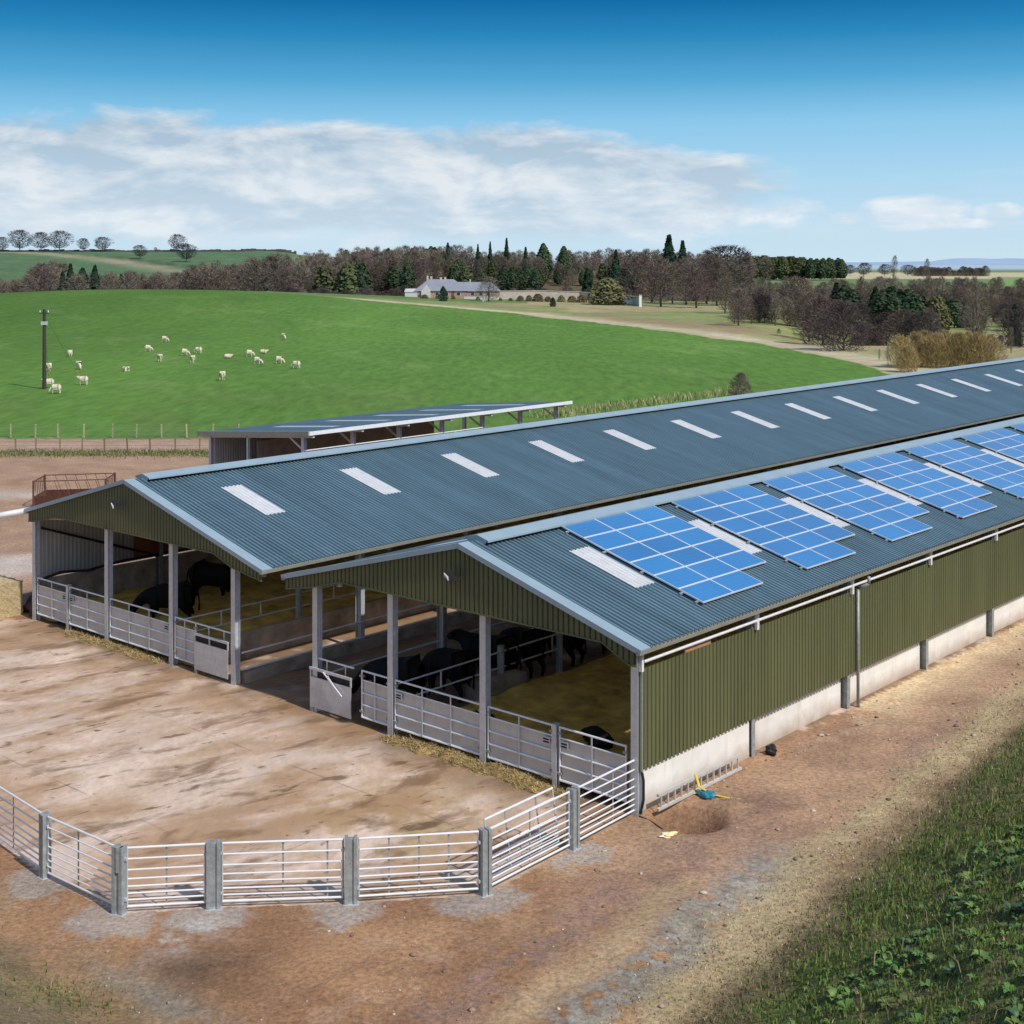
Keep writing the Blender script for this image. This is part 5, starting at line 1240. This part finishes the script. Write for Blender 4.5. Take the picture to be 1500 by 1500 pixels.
# stones and clods on the tracks
def stones(n):
    bm = bmesh.new(); bmesh.ops.create_icosphere(bm, subdivisions=1, radius=1); SV = np.array([v.co[:] for v in bm.verts]); SF = np.array([[v.index for v in f.verts] for f in bm.faces]); bm.free()
    N = n*12; X = rng.uniform(-11, 22, N); Y = rng.uniform(22.5, 56, N); lx, ly, foot = local_df(X, Y); n2 = fbm(X*.6, Y*.6, 95)
    p = .75*np.where((lx > .3) | (ly < -11.3) | ((lx > -2.5+0*lx) & (ly < -6.6-(lx+2.5)*.0) & (lx+ly*0 > -1.2+ .0*ly)), .10+.5*ss(.5, .65, n2)+1.2*np.exp(-((foot+.3)/.5)**2)+.9*np.exp(-((lx-.6)/.5)**2)*(ly > 2)*(ly < 10), 0)*(foot < .5)*(ly > -13)
    k = rng.random(N) < p*.5; X, Y = X[k][:n], Y[k][:n]; n = len(X); Z = height(X, Y)
    s = np.exp(rng.normal(math.log(.017), .55, n)).clip(.008, .075); A = rng.random(n)*6.28
    D = SV[None]*(1+rng.normal(0, .22, (n, len(SV), 1)))*s[:, None, None]*np.array([1.2, .9, .65]); ca, sa = np.cos(A)[:, None], np.sin(A)[:, None]
    P = np.stack([D[..., 0]*ca-D[..., 1]*sa+X[:, None], D[..., 0]*sa+D[..., 1]*ca+Y[:, None], D[..., 2]+Z[:, None]+s[:, None]*.3], -1)
    pal = np.array([(.42,.32,.25), (.30,.20,.14), (.52,.44,.38), (.20,.13,.10)]); c = pal[rng.integers(0, 4, n)]*rng.uniform(.8, 1.2, (n, 1))
    return P.reshape(-1, 3), (SF[None]+np.arange(n)[:, None, None]*len(SV)).reshape(-1, 3), np.repeat(c, len(SV), 0)
V, F, C = stones(3200); o = link('stones', np_mesh('stones', V, F, attrmat('stone_chip', .95, .1, 3, .2, 20, 0), C)); tag(o, 'loose stones and clods scattered over the earth tracks', 'stones', None, 'stuff')
# straw spilled under the gates: a low ragged heap with loose stalks
def straw_heap(x0, x1, label, depth, wy, seed):
    nx, ny = 110, 26; xs = np.linspace(x0, x1, nx); ys = np.linspace(.25, -wy, ny); X, Y = np.meshgrid(xs, ys, indexing='ij'); f = (X-x0)/(x1-x0)
    env = np.sin(np.clip(f, 0, 1)*PI)**.5*ss(-wy, -wy*.45, Y+(fbm(X*2.2, X*0+seed, seed)-.5)*wy*.9)
    Z = env*depth*(.25+1.2*fbm(X*3, Y*3, seed+2, 4))-.03
    i = np.arange(nx*ny).reshape(nx, ny); F = np.stack([i[:-1,:-1], i[1:,:-1], i[1:,1:], i[:-1,1:]], -1).reshape(-1, 4)
    t = lthing('straw_heap', label, 'straw', 0, 0, .01); t['kind'] = 'stuff'
    link('heap', np_mesh('heap', np.stack([X, Y, Z], -1).reshape(-1, 3), F, M['straw'], None, True), t)
    n = 5200; k = rng.integers(0, nx*ny, n); px, py, pz, e = X.ravel()[k], Y.ravel()[k], Z.ravel()[k], env.ravel()[k]; q = e > .12; px, py, pz = px[q]+rng.normal(0, .05, q.sum()), py[q]+rng.normal(0, .07, q.sum()), pz[q]; n = len(px)
    a = rng.random(n)*6.28; L = rng.uniform(.05, .14, n); w = .005; el = rng.normal(.25, .3, n)
    d = np.stack([np.cos(a)*np.cos(el), np.sin(a)*np.cos(el), np.sin(el)], -1)*L[:, None]; s = np.stack([-np.sin(a), np.cos(a), 0*a], -1)*w; P = np.stack([px, py, pz+.015], -1)
    V = np.stack([P-s, P+s, P+d+s, P+d-s], 1).reshape(-1, 3); pal = np.array([(.52,.38,.16), (.38,.26,.10), (.60,.47,.24), (.20,.13,.06)]); c = pal[rng.integers(0, 4, n)]
    link('stalks', np_mesh('stalks', V, np.arange(n*4).reshape(n, 4), M['grass'], np.repeat(c, 4, 0)), t)
straw_heap(-8.4, -1.6, 'ragged straw spilled along the gates of the nearer barn', .17, .62, 3)
straw_heap(-24.9, -18.9, 'thin yellow straw spilled under the gates of the farther barn', .10, .55, 8)
# tussocks beside the far fence and the pale growth behind the barn
def strip_sampler(n):
    X = rng.uniform(-46, -19, n); Y = 94.6+rng.normal(0, .9, n); return X, Y, np.ones(n)
def tuss_sampler(n):
    Xl = -56+rng.normal(0, .8, n); Yl = rng.uniform(62, 94, n); return AX+CY*Xl+SY*Yl, AY-SY*Xl+CY*Yl, np.ones(n)
stuff('fence_weeds', 'weedy grass strip along the nearer field fence', 'weeds', [blades(8000, strip_sampler, .06, .26, .03, [(.10,.15,.04), (.16,.17,.06), (.28,.24,.13)], .7)], M['grass'])
stuff('pale_tussocks', 'pale tussocks growing behind the barn along the field edge', 'grass', [blades(2600, tuss_sampler, .15, .8, .03, [(.34,.36,.14), (.45,.42,.22), (.18,.24,.07)], .6)], M['grass'])

# ------------------------------------------------------------------ daylight
SUNL = Vector((.96, -.09, 0)).normalized(); el = math.radians(46)
sh = Vector((CY*SUNL.x+SY*SUNL.y, -SY*SUNL.x+CY*SUNL.y, 0)); sd = Vector((sh.x*math.cos(el), sh.y*math.cos(el), math.sin(el)))
L = bpy.data.lights.new('sun', 'SUN'); L.energy = 3.6; L.angle = math.radians(1.2); L.color = (1, .955, .88)
so = bpy.data.objects.new('sun', L); col.objects.link(so); so.rotation_euler = sd.to_track_quat('Z', 'Y').to_euler(); so.location = (30, -30, 60)
w = bpy.data.worlds.new('World'); sc.world = w; w.use_nodes = True; t = NT(w.node_tree); nt = w.node_tree
bg = nt.nodes['Background']; bg.inputs['Strength'].default_value = .15
sky = t.n('TexSky'); sky.sky_type = 'NISHITA'; sky.sun_disc = False; sky.sun_elevation = el; sky.sun_rotation = math.atan2(sd.x, sd.y); sky.air_density = 1.0; sky.dust_density = .6; sky.ozone_density = 1.5; sky.altitude = 100
d = t.n('TexCoord').outputs['Generated']; s = t.n('SeparateXYZ'); t.l(d, s.inputs[0]); x, y, z = s.outputs
# clear-sky gradient near the horizon as in a polarised photograph, over the physical sky
rp = t.n('ValToRGB'); cr = rp.color_ramp; t.l(t.math('DIVIDE', z, .25, clamp=True), rp.inputs[0])
stops = [(0, (202,226,240)), (.09, (194,222,240)), (.24, (172,214,240)), (.40, (140,200,236)), (.52, (86,168,214)), (.64, (44,136,190)), (.76, (12,102,162)), (1, (4,84,146))]
while len(cr.elements) < len(stops): cr.elements.new(.5)
for e, (p, c) in zip(cr.elements, stops): e.position = p; e.color = (*lin(*c), 1)
K = 1/.15
grad = t.mix(1.0, rp.outputs[0], (K, K, K), 'MULTIPLY')
base = t.mix(t.math('MULTIPLY', t.rng(z, .192, .28, 1, 0), 1.0), sky.outputs[0], grad)
# clouds: a long bank low over the land, small cumulus to the right of it
az = t.math('ARCTAN2', x, t.math('MAXIMUM', y, .0001))
cv = t.n('CombineXYZ'); t.l(t.math('MULTIPLY', az, 10.5), cv.inputs[0]); t.l(t.math('MULTIPLY', z, 29.0), cv.inputs[1]); cv.inputs[2].default_value = 3.7
c2 = t.n('CombineXYZ'); t.l(t.math('ADD', t.math('MULTIPLY', az, 10.5), .10), c2.inputs[0]); t.l(t.math('ADD', t.math('MULTIPLY', z, 29.0), .24), c2.inputs[1]); c2.inputs[2].default_value = 3.7
nA = t.noise(cv.outputs[0], 1.15, 9, .56, .25); nB = t.noise(c2.outputs[0], 1.15, 9, .56, .25)
tv = t.mapping(cv.outputs[0], (.5, 1.7, 1), (0,0,0), (4.2, 1.3, 0)); nS = t.noise(tv, 1.0, 8, .6)
topz = t.math('ADD', t.rng(az, -.40, -.02, .103, .108), t.math('MULTIPLY', t.math('MAXIMUM', t.math('SUBTRACT', az, -.02), 0), -.17))
env = t.math('MULTIPLY', t.math('MULTIPLY', t.rng(t.math('SUBTRACT', topz, z), -.012, .022), t.rng(z, .002, .030)), t.rng(az, .15, .225, 1, 0))
den = t.math('ADD', nA, t.math('SUBTRACT', t.math('MULTIPLY', env, .62), .36))
cov = t.rng(den, .385, .60)
# separate small cumulus
def puff(a0, z0, ra, rz):
    da = t.math('DIVIDE', t.math('SUBTRACT', az, a0), ra); dz = t.math('DIVIDE', t.math('SUBTRACT', z, z0), rz)
    return t.math('SUBTRACT', 1.0, t.math('ADD', t.math('MULTIPLY', da, da), t.math('MULTIPLY', dz, dz)))
pf = t.math('MAXIMUM', t.math('MAXIMUM', puff(.192, .0365, .040, .013), puff(.277, .0345, .040, .012)), t.math('MAXIMUM', t.math('MAXIMUM', puff(.338, .034, .018, .007), puff(.235, .031, .020, .006)), t.math('MAXIMUM', puff(.150, .030, .04, .008), puff(.312, .0265, .05, .004))))
pf = t.rng(t.math('ADD', t.math('MAXIMUM', pf, -1.0), t.math('MULTIPLY', t.math('SUBTRACT', nA, .5), 2.6)), .05, .75)
lit = t.rng(t.math('SUBTRACT', nA, nB), -.09, .14)
hi = t.mix(t.rng(z, .02, .10), lin(228,237,244), lin(226,231,236)); lo = t.mix(t.rng(z, .02, .10), lin(196,216,232), lin(168,191,211))
cc = t.mix(1.0, t.mix(lit, lo, hi), (K, K, K), 'MULTIPLY')
streak = t.math('MULTIPLY', t.math('MULTIPLY', t.rng(nS, .40, .66), t.rng(z, .006, .03)), t.math('MULTIPLY', t.rng(z, .075, .04), t.math('MULTIPLY', t.rng(az, .05, .24, 1, .25), .85)))
sk = t.mix(streak, base, t.mix(1.0, lin(226,238,246), (K, K, K), 'MULTIPLY'))
sk = t.mix(t.math('MULTIPLY', cov, .96), sk, cc)
sk = t.mix(t.math('MULTIPLY', pf, t.math('MULTIPLY', .95, t.rng(y, 0, .2))), sk, t.mix(1.0, t.mix(lit, lin(206,224,238), lin(243,247,250)), (K, K, K), 'MULTIPLY'))
sk = t.mix(t.rng(z, -.03, -.002, 1, 0), sk, (1.2, 1.1, .9))
t.l(sk, bg.inputs['Color'])
# ------------------------------------------------------------------ camera and output
cd = bpy.data.cameras.new('camera'); co = bpy.data.objects.new('camera', cd); col.objects.link(co); sc.camera = co
co.location = (0, 0, CAMH); co.rotation_euler = (PI/2, 0, 0); cd.sensor_width = 36; cd.lens = 36*FOC/1500; cd.shift_y = (HOR-750)/1500
cd.clip_start = .1; cd.clip_end = 40000
sc.render.engine = 'CYCLES'; sc.cycles.max_bounces = 6; sc.cycles.transparent_max_bounces = 4
sc.view_settings.view_transform = 'Standard'; sc.view_settings.look = 'None'; sc.view_settings.exposure = 0; sc.view_settings.gamma = 1
sc.render.resolution_x = sc.render.resolution_y = 1024
